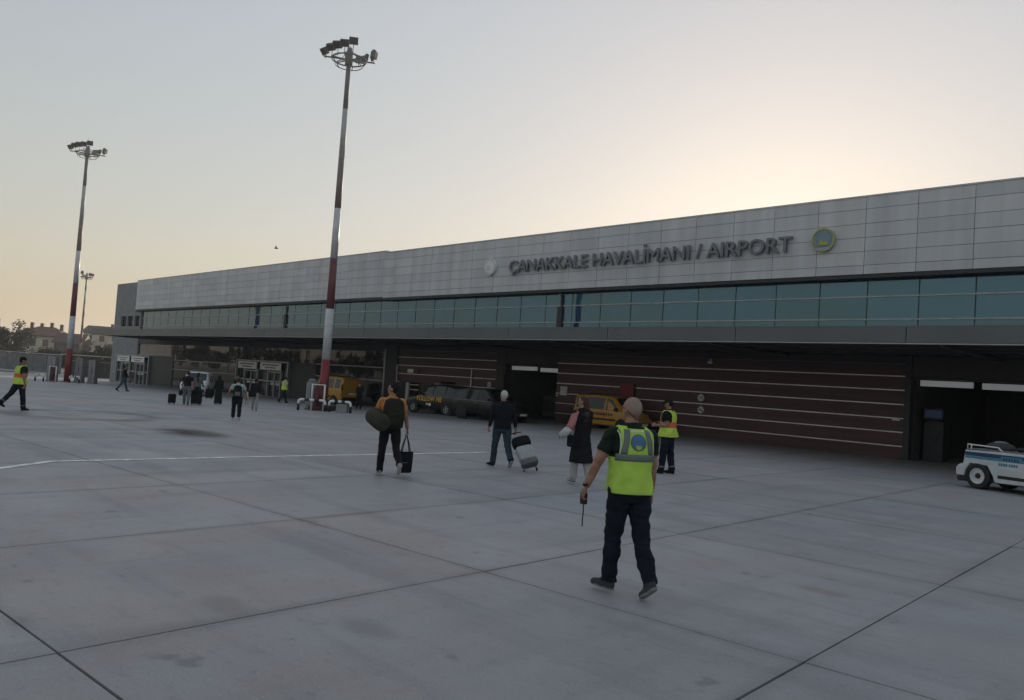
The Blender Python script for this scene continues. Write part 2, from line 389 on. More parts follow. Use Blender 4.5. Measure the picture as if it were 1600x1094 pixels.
# glass band
gx = [-90.2]+[x for x in JX if -89.5 < x < -3.5]
tz = [4.55, 5.42, 6.33, 7.08]
for x0, x1 in zip(gx, gx[1:]+[16]):
    for z0, z1 in zip(tz, tz[1:]):
        t = random.uniform(-.004, .004); u = random.uniform(-.004, .004); y = 32.5
        mb = MB(); mb.add([(x0+.02, y+t, z0+.02), (x1-.02, y+u, z0+.02), (x1-.02, y+u+t, z1-.02), (x0+.02, y+t+t, z1-.02),
                           (x0+.02, y+.03, z0+.02), (x1-.02, y+.03, z0+.02), (x1-.02, y+.03, z1-.02), (x0+.02, y+.03, z1-.02)],
                          [(0, 1, 2, 3), (1, 5, 6, 2), (4, 0, 3, 7), (3, 2, 6, 7), (4, 5, 1, 0)])
        mb.build('glass_pane', random.choice(('glass', 'glass', 'glass_b', 'glass_c')), T)
bxo('glass_backing', 'darktrim', T, -90.2, 16, 32.56, 32.6, 4.4, 7.1)
for x in gx[1:]: bxo('mullion', 'darktrim', T, x-.02, x+.02, 32.49, 32.545, 4.5, 7.02)
for z in tz[1:3]: bxo('transom', 'lighttrim', T, -90.2, 16, 32.45, 32.55, z-.03, z+.03)
for x in (-29.25, -59.1):
    s = bxo('vent_slot', 'darktrim', T, x-.17, x+.17, 32.38, 32.47, 4.9, 6.28)
    bxo('vent_arm', 'slate', s, x+.02, x+.14, 32.40, 32.46, 6.285, 6.9)
    MB().ell((x-.02, 32.38, 6.93), .08, .08, .08).build('vent_light', 'offwhite', s)
# canopy
YC, CZ0, CZ1, CX0 = 26.0, 3.94, 4.47, -85.2
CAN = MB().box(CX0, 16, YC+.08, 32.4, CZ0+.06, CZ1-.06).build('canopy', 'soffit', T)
fx = CX0
while fx < 16:
    x1 = min(fx+5.86, 16)
    bxo('fascia_panel', 'fascia', CAN, fx+.012, x1-.012, YC, YC+.07, CZ0+.05, CZ1, ); fx = x1
bxo('fascia_panel', 'fascia', CAN, CX0-.06, CX0-.003, YC+.0, 32.34, CZ0+.05, CZ1)
bxo('drip_trim', 'lighttrim', CAN, CX0, 16, YC-.03, YC+.06, CZ0, CZ0+.035)
bxo('gutter_trim', 'fascia', CAN, CX0, 16, YC+.01, YC+.3, CZ1+.004, CZ1+.05)
for y in (27.6, 29.2, 30.8): bxo('soffit_rib', 'darktrim', CAN, CX0+.1, 16, y-.06, y+.06, CZ0+.01, CZ0+.055)
for x in range(-80, 16, 8): bxo('canopy_beam', 'darktrim', CAN, x-.1, x+.1, YC+.15, 32.3, CZ0-.06, CZ0+.005)
# lower storey
def lw(name, m, x0, x1, z0, z1, yf=YW, d=.25): return bxo(name, m, T, x0, x1, yf, yf+d, z0, z1)
ZT = 3.98
lw('wall', 'wallgrey', -98.3, -96.4, -1.3, 4.2, 32.35); lw('wall', 'wallgrey', -96.4, -90.5, 2.22, 4.2, 32.35)
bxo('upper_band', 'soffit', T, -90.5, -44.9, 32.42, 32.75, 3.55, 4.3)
lw('wall', 'slate', -86.6, -80.85, -1.3, 2.36, 32.44); lw('wall', 'slate', -57.6, -53.85, -1.0, 2.42, 32.44)
def glazing(x0, x1, z0, z1, n, name='glass_pane', m='lowglass'):
    for k in range(n):
        a_, b_ = x0+(x1-x0)*k/n, x0+(x1-x0)*(k+1)/n
        t = random.uniform(-.006, .006); u = random.uniform(-.006, .006)
        MB().add([(a_+.02, 32.5+t, z0+.02), (b_-.02, 32.5+u, z0+.02), (b_-.02, 32.5+u, z1-.02), (a_+.02, 32.5+t, z1-.02)], [(0, 1, 2, 3)]).build(name, m, T)
glazing(-90.5, -80.85, 2.40, 3.55, 4); glazing(-80.85, -66.8, 2.06, 3.55, 7); glazing(-66.8, -57.6, 2.42, 3.55, 5); glazing(-57.6, -45.1, 2.45, 3.55, 6)
glazing(-80.85, -66.8, 1.15, 2.0, 7); glazing(-80.85, -66.8, -.9, 1.09, 7)
glazing(-53.85, -45.1, 1.56, 2.39, 4); glazing(-53.85, -45.1, -.6, 1.5, 4)
bxo('glazing_backing', 'black', T, -90.5, -44.9, 32.56, 32.62, -1.2, 3.9)
for (x0, x1, z) in [(-90.5, -80.85, 2.38), (-80.85, -66.8, 2.03), (-80.85, -66.8, 1.12), (-53.85, -45.1, 2.42), (-53.85, -45.1, 1.53)]:
    bxo('glazing_bar', 'lighttrim', T, x0, x1, 32.44, 32.53, z-.035, z+.035)
bxo('jamb', 'lighttrim', T, -45.1, -44.9, 32.38, 32.7, -.5, 3.7)
lw('pier', 'darktrim', -44.9, -43.65, -.5, ZT, 32.42)
# entrance portals
def portal(x0, x1, zb, zt, nm):
    P = empty(nm, (0, 0, 0)); P.parent = T
    y = 32.22; tcol = 'lighttrim'; wd = x1-x0
    fr = MB()
    for x in (x0, x1): fr.box(x-.09, x+.09, y, 32.49, zb, zt)
    fr.box(x0-.09, x1+.09, y, 32.49, zt, zt+.12); fr.build('frame', tcol, P)
    zs = zt-.62; zm = zb+(zt-zb)*.46
    for k, (a_, b_) in enumerate(((.05, .43), (.50, .89))):
        sx0, sx1 = x0+wd*a_, x0+wd*b_
        sg = bxo('sign_board', 'white', P, sx0, sx1, y-.06, y+.02, zs, zt-.03)
        for q, (u0_, u1_) in enumerate(((.12, .88), (.25, .75))):
            zc = zt-.22-.22*q
            xx = sx0+(sx1-sx0)*u0_
            while xx < sx0+(sx1-sx0)*u1_:                  # two unreadable lines of lettering
                l = random.uniform(.10, .30); bxo('lettering', 'slate', sg, xx, min(xx+l, sx0+(sx1-sx0)*u1_), y-.068, y-.062, zc-.05, zc+.05); xx += l+.06
    for f_ in (.17, .43, .64, .88):
        bxo('door_post', tcol, P, x0+wd*f_-.07, x0+wd*f_+.07, y+.03, 32.49, zb, zs)
    for f_ in (.30, .76): bxo('door_stile', tcol, P, x0+wd*f_-.05, x0+wd*f_+.05, y+.06, 32.49, zb, zs-.12)
    bxo('door_rail', tcol, P, x0, x1, y+.08, 32.47, zm-.05, zm+.05)
    bxo('door_head', tcol, P, x0+wd*.17, x0+wd*.43, y+.05, 32.47, zs-.2, zs-.1); bxo('door_head', tcol, P, x0+wd*.64, x0+wd*.88, y+.05, 32.47, zs-.2, zs-.1)
    bxo('sill', tcol, P, x0, x1, y+.01, 32.48, zb-.05, zb+.09)
    ed = [0, .17, .30, .43, .64, .76, .88, 1]
    for a_, b_ in zip(ed, ed[1:]):
        for z0, z1 in ((zb, zm), (zm, zs), ):
            bxo('door_pane', 'lowglass', P, x0+wd*a_+.04, x0+wd*b_-.04, 32.40, 32.43, z0+.04, z1-.04)
    bxo('head_pane', 'lowglass', P, x0+.05, x1-.05, 32.40, 32.43, zs, zt)
    for fx_ in (.2, .67): bxo('notice', 'offwhite', P, x0+wd*fx_, x0+wd*(fx_+.17), 32.385, 32.395, zm-.30, zm-.12)
portal(-96.2, -86.75, -.88, 2.16, 'entrance_portal')
portal(-66.6, -57.75, -.5, 2.34, 'entrance_portal')
# maroon walls
SZ = [.50, 1.04, 1.57, 2.11, 2.66, 3.20]
def maroon(x0, x1, zlo=-.2, skip=None):
    zs = [zlo]+SZ+[3.66]
    bxo('board_backing', 'black', T, x0, x1, 32.54, 32.75, zlo, ZT+.3)
    for i, (z0, z1) in enumerate(zip(zs, zs[1:])):
        n = max(1, round((x1-x0)/6)); ln = (x1-x0)/n
        for k in range(n):
            a_, b_ = x0+k*ln, x0+(k+1)*ln
            if skip and z1 < skip[2]+.1:
                if a_ < skip[1] and b_ > skip[0]:
                    for c0, c1 in ((a_, skip[0]), (skip[1], b_)):
                        if c1-c0 > .1: bxo('wall_board', 'maroon', T, c0+.003, c1-.003, 32.5, 32.535, z0+.03, z1-.03)
                    continue
            bxo('wall_board', random.choice(('maroon', 'maroon2')), T, a_+.003, b_-.003, 32.5+random.uniform(-.002, .002), 32.535, z0+.03, z1-.03)
    for z in SZ:
        if skip and z < skip[2]:
            for c0, c1 in ((x0, skip[0]), (skip[1], x1)): bxo('wall_strip', 'strip', T, c0, c1, 32.47, 32.54, z-.021, z+.021)
        else: bxo('wall_strip', 'strip', T, x0, x1, 32.47, 32.54, z-.021, z+.021)
    bxo('wall_board', 'brown', T, x0, x1, 32.49, 32.535, 3.68, ZT); bxo('wall_strip', 'fascia', T, x0, x1, 32.47, 32.54, 3.655, 3.69)
maroon(-43.6, -33.98, -.4, (-43.35, -39.6, 1.58)); maroon(-29.2, -11.2); maroon(-2.6, 16)
# service door by the left end of the boards
D = empty('service_door'); D.parent = T
bxo('door_frame', 'offwhite', D, -42.5, -42.2, 32.42, 32.6, -.3, 1.55); bxo('door_frame', 'slate', D, -43.35, -42.52, 32.44, 32.6, -.3, 1.55)
bxo('door_leaf', 'brown', D, -41.0, -39.6, 32.48, 32.6, -.3, 1.55)
bxo('door_pane', 'lowglass', D, -42.19, -41.02, 32.5, 32.53, -.3, 1.55)
for z in (.35, .62, 1.1, 1.42): bxo('shelf_slat', 'offwhite', D, -42.1, -41.2, 32.44, 32.49, z-.03, z+.03)
bxo('pipe', 'strip', T, -36.12, -36.06, 32.40, 32.45, 1.5, 2.62)
bxo('pipe', 'strip', T, -43.6, -43.54, 32.40, 32.45, 1.5, 2.66)
s = bxo('notice_board', 'maroon2', T, -42.9, -41.3, 32.42, 32.46, 2.14, 2.48); bxo('notice', 'strip', s, -42.4, -41.8, 32.40, 32.415, 2.2, 2.43)
lw('pier', 'brown', -33.98, -33.25, -.3, ZT, 32.42)
lw('pier', 'darktrim', -11.2, -10.98, -.2, ZT, 32.40)
lw('lintel', 'brown', -33.25, -29.2, 3.12, ZT, 32.46); lw('lintel', 'brown', -10.98, -2.6, 3.24, ZT, 32.46)
# rooms behind the two openings
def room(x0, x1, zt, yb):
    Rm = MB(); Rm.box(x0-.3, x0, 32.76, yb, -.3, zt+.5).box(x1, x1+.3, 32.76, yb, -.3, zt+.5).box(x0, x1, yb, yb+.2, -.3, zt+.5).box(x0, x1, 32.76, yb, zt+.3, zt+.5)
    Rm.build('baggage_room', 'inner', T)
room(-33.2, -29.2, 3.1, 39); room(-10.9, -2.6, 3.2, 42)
def tubes(x0, x1, z, nm='strip_light'):
    bxo(nm, 'tube', T, x0, x1, 32.80, 32.98, z-.11, z+.11)
tubes(-33.05, -31.15, 2.84); tubes(-30.78, -29.28, 2.80)
tubes(-10.78, -8.98, 2.98); tubes(-8.66, -6.86, 2.96); tubes(-6.5, -4.7, 2.96)
bxo('roller_box', 'black', T, -33.24, -29.21, 32.52, 32.78, 2.98, 3.115); bxo('roller_box', 'black', T, -10.97, -2.62, 32.5, 32.78, 3.12, 3.235)
# sign letters and emblems
def letters(txt, x0, x1, zb, h_):
    me = text_mesh(txt, 1., .14, .009); bm = bmesh.new(); bm.from_mesh(me); bmesh.ops.remove_doubles(bm, verts=bm.verts, dist=.0004)
    xs_ = [v.co.x for v in bm.verts]; zs_ = [v.co.y for v in bm.verts if True]
    X0, X1 = min(xs_), max(xs_); k = (x1-x0)/(X1-X0); kh = h_/.73
    seen = set(); isl = []
    for v in bm.verts:
        if v.index in seen: continue
        st = [v]; seen.add(v.index); comp = []
        while st:
            q = st.pop(); comp.append(q)
            for e in q.link_edges:
                o = e.other_vert(q)
                if o.index not in seen: seen.add(o.index); st.append(o)
        isl.append(comp)
    boxes = [[min(v.co.x for v in c_), max(v.co.x for v in c_), c_] for c_ in isl]; boxes.sort(key=lambda b: -(b[1]-b[0]))
    groups = []
    for b in boxes:
        for gq in groups:
            ov = min(gq[1], b[1])-max(gq[0], b[0])
            if ov > .7*(b[1]-b[0]): gq[2].extend(b[2]); break
        else: groups.append(b)
    groups.sort(key=lambda b: b[0]); chars = [c_ for c_ in txt if c_ != ' ']
    if len(groups) != len(chars): print('letters', len(groups), len(chars))
    dot = groups[14]; dx_ = x0+((dot[0]+dot[1])/2-X0)*k; bxo('letter_dot', 'letter', T, dx_-.075, dx_+.075, 31.79, 31.93, zb+h_*1.10, zb+h_*1.29)
    for gq in groups:
        ch = chars.pop(0); m2 = text_mesh(ch, 1., .14, 0. if ch in 'MN' else .009)
        lx = [v.co.x for v in m2.vertices]; l0, l1 = min(lx), max(lx)
        for v in m2.vertices:
            t_ = (v.co.x-l0)/(l1-l0); v.co = (x0+(gq[0]+(gq[1]-gq[0])*t_-X0)*k, 31.86-v.co.z, zb+v.co.y*kh)
        m2.materials.clear(); m2.materials.append(M['letter'])
        o = bpy.data.objects.new('letter', m2); col.objects.link(o); o.parent = T
    bm.free()
M['letter'] = mat('letter_grey', (.19, .195, .205), .6, .0)
letters('ÇANAKKALE HAVALIMANI / AIRPORT', -32.85, -15.8, 8.27, .70)
e = MB().disc((-34.5, 31.98, 8.70), (0, -1, 0), 0, .50, 28, 0, .16).build('round_plaque', 'white', T)
MB().disc((-34.5, 31.82, 8.70), (0, -1, 0), .40, .44, 28, 0, .006).build('plaque_ring', 'lighttrim', e)
MB().disc((-34.62, 31.815, 8.62), (0, -1, 0), .05, .16, 16, 0, .006).build('plaque_mark', 'panel3', e)
M['embl'] = mat('emblem_sky', (.17, .26, .33), .5); M['emring'] = mat('emblem_ring', (.26, .30, .30), .5)
e = MB().disc((-14.46, 31.98, 8.66), (0, -1, 0), 0, .46, 28, 0, .12).build('round_emblem', 'emring', T)
MB().disc((-14.46, 31.86, 8.69), (0, -1, 0), 0, .34, 28, 0, .02).build('emblem_field', 'embl', e)
MB().disc((-14.46, 31.86, 8.66), (0, -1, 0), .43, .49, 28, 0, .03).build('emblem_rim', 'lime', e)
MB().prism([(-14.72, 8.44), (-14.2, 8.44), (-14.28, 8.62), (-14.42, 8.58), (-14.5, 8.70), (-14.6, 8.58)], 'y', 31.815, 31.838).build('emblem_land', 'lime', e)
MB().prism([(-14.78, 8.24), (-14.14, 8.24), (-14.2, 8.34), (-14.72, 8.34)], 'y', 31.82, 31.85).build('emblem_ribbon', 'lighttrim', e)

# ------------------------------------------------------------------ signs and fittings on the wall
def round_sign(x, z, glyph, label, r=.19):
    S = empty('round_sign', (x, 32.46, z)); tag(S, label, 'sign')
    MB().disc((0, 0, 0), (0, -1, 0), 0, r, 24, 0, .02).build('plate', 'offwhite', S)
    MB().disc((0, -.021, 0), (0, -1, 0), r*.84, r*.99, 24, 0, .004).build('rim', 'redsign', S)
    if glyph == 'number': text_obj('number', '20', r*.9, .004, 'black', S, (-r*.5, -.024, -r*.32), (R(90), 0, 0), fit=r)
    else:
        mb = MB().box(-r*.55, r*.15, -.026, -.021, -r*.08, r*.1).box(r*.1, r*.45, -.026, -.021, -r*.3, 0); mb.build('pictogram', 'black', S)
        MB().obox((0, -.028, 0), (r*.6, 0, -r*.6), (0, .002, 0), (r*.06, 0, r*.06)).build('slash', 'redsign', S)
M['redsign'] = mat('sign_rim_grey_red', (.16, .09, .09), .5)
round_sign(-20.16, 1.85, 'number', 'upper white round sign with dark number on the long maroon wall')
round_sign(-20.13, 1.29, 'slash', 'lower white round sign with slashed symbol on the long maroon wall')
round_sign(-34.5, 1.77, 'number', 'upper white round sign beside the dark baggage opening behind grey haired man')
round_sign(-34.47, 1.24, 'slash', 'lower white round sign beside the dark baggage opening behind grey haired man')
nb = empty('wall_notice', (-28.62, 32.44, 1.71)); tag(nb, 'white paper notice on the maroon wall above the rear of the yellow van', 'notice')
bxo('sheet', 'offwhite', nb, -.24, .24, -.02, .02, -.24, .24)
for k in range(5): bxo('printed_line', 'panel2', nb, -.18, .18-.05*(k % 2), -.024, -.021, .14-.07*k, .165-.07*k)
bs = empty('board_sign', (-24.4, 32.42, 1.2)); tag(bs, 'tall plain red board against the maroon wall behind the bald man', 'board')
M['redboard'] = mat('red_board', (.22, .035, .045), .6)
bxo('board', 'redboard', bs, -.42, .42, -.04, .03, -.95, 1.08); bxo('frame', 'maroon2', bs, -.44, -.421, -.05, .03, -.97, 1.1); bxo('frame', 'maroon2', bs, .421, .44, -.05, .03, -.97, 1.1)
lf = empty('wall_lamp', (-19.75, 32.44, 3.5)); tag(lf, 'small pale oval lamp high on the maroon wall', 'lamp')
MB().ell((0, -.05, 0), .15, .06, .07).build('cover', 'offwhite', lf); bxo('bracket', 'panel2', lf, -.05, .05, -.01, .02, .04, .16)
sb = empty('wall_socket', (-11.45, 32.44, 1.53)); tag(sb, 'small white box at the right end of the maroon wall strips', 'box')
bxo('case', 'white', sb, -.16, .12, -.06, .0, -.05, .05, bevel=.01); bxo('lid', 'offwhite', sb, -.13, .09, -.065, -.061, -.035, .035)
ws = empty('wall_camera', (-29.02, 32.42, 1.44)); tag(ws, 'small white fitting on the maroon wall just left of the paper notice', 'fitting')
MB().ell((0, -.05, 0), .11, .07, .05).build('body', 'offwhite', ws); bxo('foot', 'panel2', ws, -.03, .03, 0, .04, -.03, .03)
# equipment inside openings
def kiosk(x, y, label):
    K = empty('kiosk', (x, y, 0)); tag(K, label, 'kiosk')
    bxo('cabinet', 'slate', K, -.36, .36, -.3, .3, 0, 1.55, bevel=.03); s = bxo('screen_head', 'black', K, -.36, .36, -.36, -.02, 1.6, 2.05, bevel=.02)
    bxo('screen', 'hscreen', s, -.3, .3, -.375, -.365, 1.68, 1.98); bxo('neck', 'black', K, -.1, .1, -.1, .1, 1.55, 1.62); bxo('panel', 'inner', K, -.2, .2, -.31, -.302, .7, 1.2)
kiosk(-10.4, 33.6, 'dark kiosk with blue screen just inside the right baggage opening')
def scanner(x, y, w_, h_, label):
    K = empty('screening_machine', (x, y, 0)); tag(K, label, 'machine')
    bxo('body', 'inner', K, -w_/2, w_/2, -.5, .5, .15, h_, bevel=.05); bxo('mouth', 'black', K, -w_/2+.1, w_/2-.1, -.52, -.503, .45, h_-.25)
    for x_ in (-w_/2+.1, w_/2-.1): MB().tube([(x_, 0, 0), (x_, 0, .15)], .05).build('foot', 'black', K)
    bxo('console', 'black', K, -.2, .2, -.3, .0, h_+.004, h_+.35, bevel=.03)
scanner(-31.5, 35.2, 1.4, 1.35, 'dark screening machine inside the left baggage opening')
scanner(-30.0, 36.4, 1.2, 1.5, 'second dark machine deeper in the left baggage opening')

# ------------------------------------------------------------------ floodlight masts
def mast(x, y, H, label, rot=0., sc=1., detail=True, group='floodlight masts', hs_=1.):
    z = zg(x); Ms = empty('floodlight_mast', (x, y, z)); tag(Ms, label, 'mast', group)
    rb, rtp = .245*sc, .12*sc; n = 7; sect = ['red' if detail else 'red4', 'mastwhite' if detail else 'red3', 'red2', 'mastwhite' if detail else 'red3', 'red3', 'mw2', 'red4']  # band colours grey out with height to imitate flare and haze
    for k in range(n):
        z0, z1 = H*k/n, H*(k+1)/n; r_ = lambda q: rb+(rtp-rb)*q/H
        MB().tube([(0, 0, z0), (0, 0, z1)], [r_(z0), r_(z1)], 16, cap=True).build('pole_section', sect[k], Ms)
    MB().disc((0, 0, 0), (0, 0, 1), 0, .5*sc, 16, 0, .06).build('base_plate', 'galv', Ms)
    Hd = empty('lamp_head', (0, 0, H), rot); Hd.parent = Ms; Hd.scale = (hs_,)*3
    f = MB(); rr = 1.05*sc
    ring = [(rr*math.cos(t), rr*math.sin(t), 0) for t in [2*math.pi*k/20 for k in range(21)]]
    f.tube(ring, .045*sc, 6)
    f.tube([(p[0]*.78, p[1]*.78, -.34*sc) for p in ring], .028*sc, 6)
    for k in range(6):
        t = 2*math.pi*k/6+.3; c_, s_ = math.cos(t), math.sin(t)
        f.tube([(0, 0, -.02), (rr*c_, rr*s_, 0)], .035*sc, 6); f.tube([(rr*c_, rr*s_, 0), (rr*.78*c_, rr*.78*s_, -.34*sc)], .03*sc, 6)
        f.tube([(.15*c_, .15*s_, .5*sc), (rr*.9*c_, rr*.9*s_, .05)], .02*sc, 5)
    f.tube([(-rr*1.45, 0, .02), (rr*1.5, 0, .02)], .05*sc, 6); f.build('ring_frame', 'galv', Hd)
    MB().tube([(0, 0, -.35*sc), (0, 0, -.05), (0, 0, .75*sc)], [.24*sc, .24*sc, .15*sc], 12).build('hub', 'galv', Hd)
    MB().tube([(0, 0, .7*sc), (0, 0, 1.5*sc)], .012*sc, 5).build('spike', 'galv', Hd)
    # floodlights: (angle, radius, tilt, yaw)
    for (px, py, pz, yaw, tilt) in [(-1.52, .25, .34, 215, 38), (-1.12, -.15, .50, 235, 42), (-.74, -.50, .56, 250, 38), (-.30, -.80, .60, 262, 30), (.22, -.95, .74, 268, 18), (.62, .80, .34, 60, 25), (.98, .55, .36, 20, 10), (1.40, .02, .36, 352, 6), (1.52, -.16, .40, 340, 6)]:
        fl = MB(); yv = R(yaw); d = Vector((math.cos(yv)*math.cos(R(tilt)), math.sin(yv)*math.cos(R(tilt)), -math.sin(R(tilt))))
        s_ = Vector((-math.sin(yv), math.cos(yv), 0)); u_ = s_.cross(d)*-1
        c_ = Vector((px, py, pz+.1))*sc; q = sc
        fo = fl.obox(c_, d*.10*q, s_*.27*q, u_*.22*q).build('floodlight', 'lamp', Hd, bevel=.02)
        MB().obox(c_+d*.108*q, d*.006*q, s_*.23*q, u_*.18*q).build('lens', 'lens', fo)
        MB().tube([(px*sc*.95, py*sc*.95, .0), tuple(c_-u_*.22*q)], .022*sc, 5).build('bracket', 'galv', fo)
    return Ms
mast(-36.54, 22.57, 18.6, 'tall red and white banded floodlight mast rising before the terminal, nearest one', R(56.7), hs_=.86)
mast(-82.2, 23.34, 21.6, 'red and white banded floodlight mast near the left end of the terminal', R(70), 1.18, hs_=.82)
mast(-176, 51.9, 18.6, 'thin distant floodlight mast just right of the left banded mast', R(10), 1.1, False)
# hoop barriers and boxes at the mast feet
def hoop(x, y, dx, dy, h_, label, r_=.065):
    B = empty('hoop_barrier', (x, y, zg(x))); tag(B, label, 'barrier', 'hoop barriers round the masts')
    L_ = math.hypot(dx, dy); ux, uy = dx/L_, dy/L_
    c = .14
    for s0, s1, mm in ((0, 1, None),):
        MB().tube([(0, 0, 0), (0, 0, h_-c*1.6)], r_, 10).build('foot_post', 'black', B)
        MB().tube([(dx, dy, 0), (dx, dy, h_-c*1.6)], r_, 10).build('foot_post', 'black', B)
        arc = lambda bx_, by_, sg: [(bx_+sg*ux*c*(1-math.cos(t)), by_+sg*uy*c*(1-math.cos(t)), h_-c+c*math.sin(t)) for t in [math.pi/2*k/5 for k in range(6)]]
        MB().tube([(0, 0, h_-c*1.6)]+arc(0, 0, 1)+[(ux*.3, uy*.3, h_)], r_, 10).build('elbow', 'white', B)
        MB().tube([(dx, dy, h_-c*1.6)]+arc(dx, dy, -1)+[(dx-ux*.3, dy-uy*.3, h_)], r_, 10).build('elbow', 'white', B)
        a_ = .3; k = 0; seg = (L_-.6)/3
        while a_ < L_-.31:
            MB().tube([(ux*a_, uy*a_, h_), (ux*(a_+seg), uy*(a_+seg), h_)], r_*.98, 10).build('rail', 'black' if k % 2 == 0 else 'white', B); a_ += seg; k += 1
hoop(-36.1, 20.9, .95, .95, .55, 'black and white hoop barrier left of the nearest mast foot')
hoop(-35.0, 22.0, 1.0, .6, .55, 'black and white hoop barrier right of the nearest mast foot')
hoop(-81.0, 20.4, .6, .5, .6, 'hoop barrier at the left mast foot, left side', .075)
hoop(-79.9, 22.9, .7, .6, .6, 'hoop barrier at the left mast foot, right side', .075)
def stand(x, y, h_, w_, rz, label):
    S = empty('equipment_stand', (x, y, zg(x)), rz); tag(S, label, 'stand')
    MB().tube([(0, 0, 0), (0, 0, h_), (w_, 0, h_), (w_, 0, 0)], .055, 8).build('frame', 'white', S)
    bxo('back_panel', 'redpanel', S, .08, w_-.08, .02, .06, .1, h_-.08)
    MB().tube([(w_*.5, -.12, .25), (w_*.5, -.12, .75), (w_*.5, -.12, .85)], [.09, .09, .03], 10).build('extinguisher', 'redpanel', S)
M['redpanel'] = mat('dark_red_panel', (.09, .018, .024), .5)
stand(-35.95, 21.55, 1.33, .62, R(45), 'white tube stand with dark red panel left of the nearest mast')
stand(-81.0, 21.5, 1.4, .6, R(45), 'white tube stand with dark red panel by the left mast')
def cabinet(x, y, w_, d_, h_, rz, label, m='cabgrey', dome=True):
    S = empty('electrical_cabinet', (x, y, zg(x)), rz); tag(S, label, 'cabinet')
    bxo('body', m, S, -w_/2, w_/2, -d_/2, d_/2, .08, h_, bevel=.02); bxo('plinth', 'galv', S, -w_/2-.03, w_/2+.03, -d_/2-.03, d_/2+.03, 0, .078)
    bxo('door_gap', 'darktrim', S, -.015, .015, -d_/2-.006, -d_/2+.002, .18, h_-.1); bxo('handle', 'black', S, .05, .09, -d_/2-.03, -d_/2-.008, h_*.45, h_*.6)
    if dome: MB().ell((0, 0, h_+.05), w_/2, d_/2, .16).build('hood', 'galv', S)
M['cabgrey'] = mat('cabinet_grey', (.25, .24, .25), .6, var=.1)
cabinet(-36.75, 22.0, .5, .4, 1.42, R(45), 'pale grey cabinet with rounded hood hidden behind the nearest mast')
cabinet(-81.9, 24.3, .75, .5, 2.3, R(35), 'light grey cabinet just right of the left mast', 'cabgrey', False)
cabinet(-81.1, 25.2, .7, .5, 2.2, R(35), 'wider light grey cabinet between left mast and fence', 'cabgrey', False)
cabinet(-82.3, 22.1, .85, .5, 2.3, R(35), 'light grey cabinet seen just left of the left mast', 'cabgrey', False)
cb = empty('concrete_block', (-34.35, 22.35, zg(-34.35)), R(45)); tag(cb, 'pale concrete block under the right hoop barrier of the nearest mast', 'block')
bxo('block', 'wallgrey', cb, -.27, .27, -.2, .2, 0, .42, bevel=.03); MB().tube([(-.1, 0, .41), (-.1, 0, .47), (.1, 0, .47), (.1, 0, .41)], .012, 6).build('lifting_eye', 'galv', cb)
cb = empty('mast_plinth', (-36.54, 22.57, zg(-36)), R(45)); tag(cb, 'low dark plinth around the foot of the nearest mast', 'plinth')
bxo('plinth', 'slate', cb, -.6, .6, -.6, .6, 0, .22, bevel=.03); bxo('top', 'inner', cb, -.56, .56, -.56, .56, .224, .25)

# ------------------------------------------------------------------ vehicles
def lerp(a, b, t): return tuple(x+(y-x)*t for x, y in zip(a, b))
def car_ring(s):
    x, zb, zm, zt, wb, wm, wt = s
    q = [(wb*.8, zb), (wb, zb+.06), (wm, zb+(zm-zb)*.45), (wm*.985, zm), (wt+.06*(wm-wt), zt-.05*(zt-zm)), (wt*.93, zt), (wt*.45, zt+.018)]
    return [Vector((x, y, z)) for y, z in q]+[Vector((x, -y, z)) for y, z in reversed(q)]
def wheel(parent, x, y, r, wd, side, rimm='rim'):
    W_ = empty('wheel', (x, y, r)); W_.parent = parent
    n = 24; prof = [(r*.62, -wd/2), (r*.93, -wd/2), (r, -wd*.32), (r, wd*.32), (r*.93, wd/2), (r*.62, wd/2), (r*.55, wd*.2)]
    MB().rings([[(a*math.cos(2*math.pi*k/n), b, a*math.sin(2*math.pi*k/n)) for k in range(n)] for a, b in prof], 0, True).build('tyre', 'rubber', W_)
    rm = MB(); yy = side*wd*.38
    rm.rings([[(a*math.cos(2*math.pi*k/n), yy+side*b, a*math.sin(2*math.pi*k/n)) for k in range(n)] for a, b in ((r*.64, -.02), (r*.64, .02), (r*.54, .0), (r*.5, -.05))], 0, False)
    if rimm == 'tugrim': rm.disc((0, yy-side*.05, 0), (0, side, 0), r*.22, r*.56, 24, 0, .03)
    for k in range(0 if rimm == 'tugrim' else 5):
        t = 2*math.pi*k/5; d = Vector((math.cos(t), 0, math.sin(t))); s_ = Vector((-d.z, 0, d.x))
        rm.obox(d*r*.32+Vector((0, yy-side*.02, 0)), d*r*.26, Vector((0, .015, 0)), s_*r*.09)
    rm.disc((0, yy-side*.03, 0), (0, side, 0), 0, r*.18, 16, 1 if rimm == 'tugrim' else 0, .04); rm.build('rim', [rimm, 'black'], W_)
    return W_
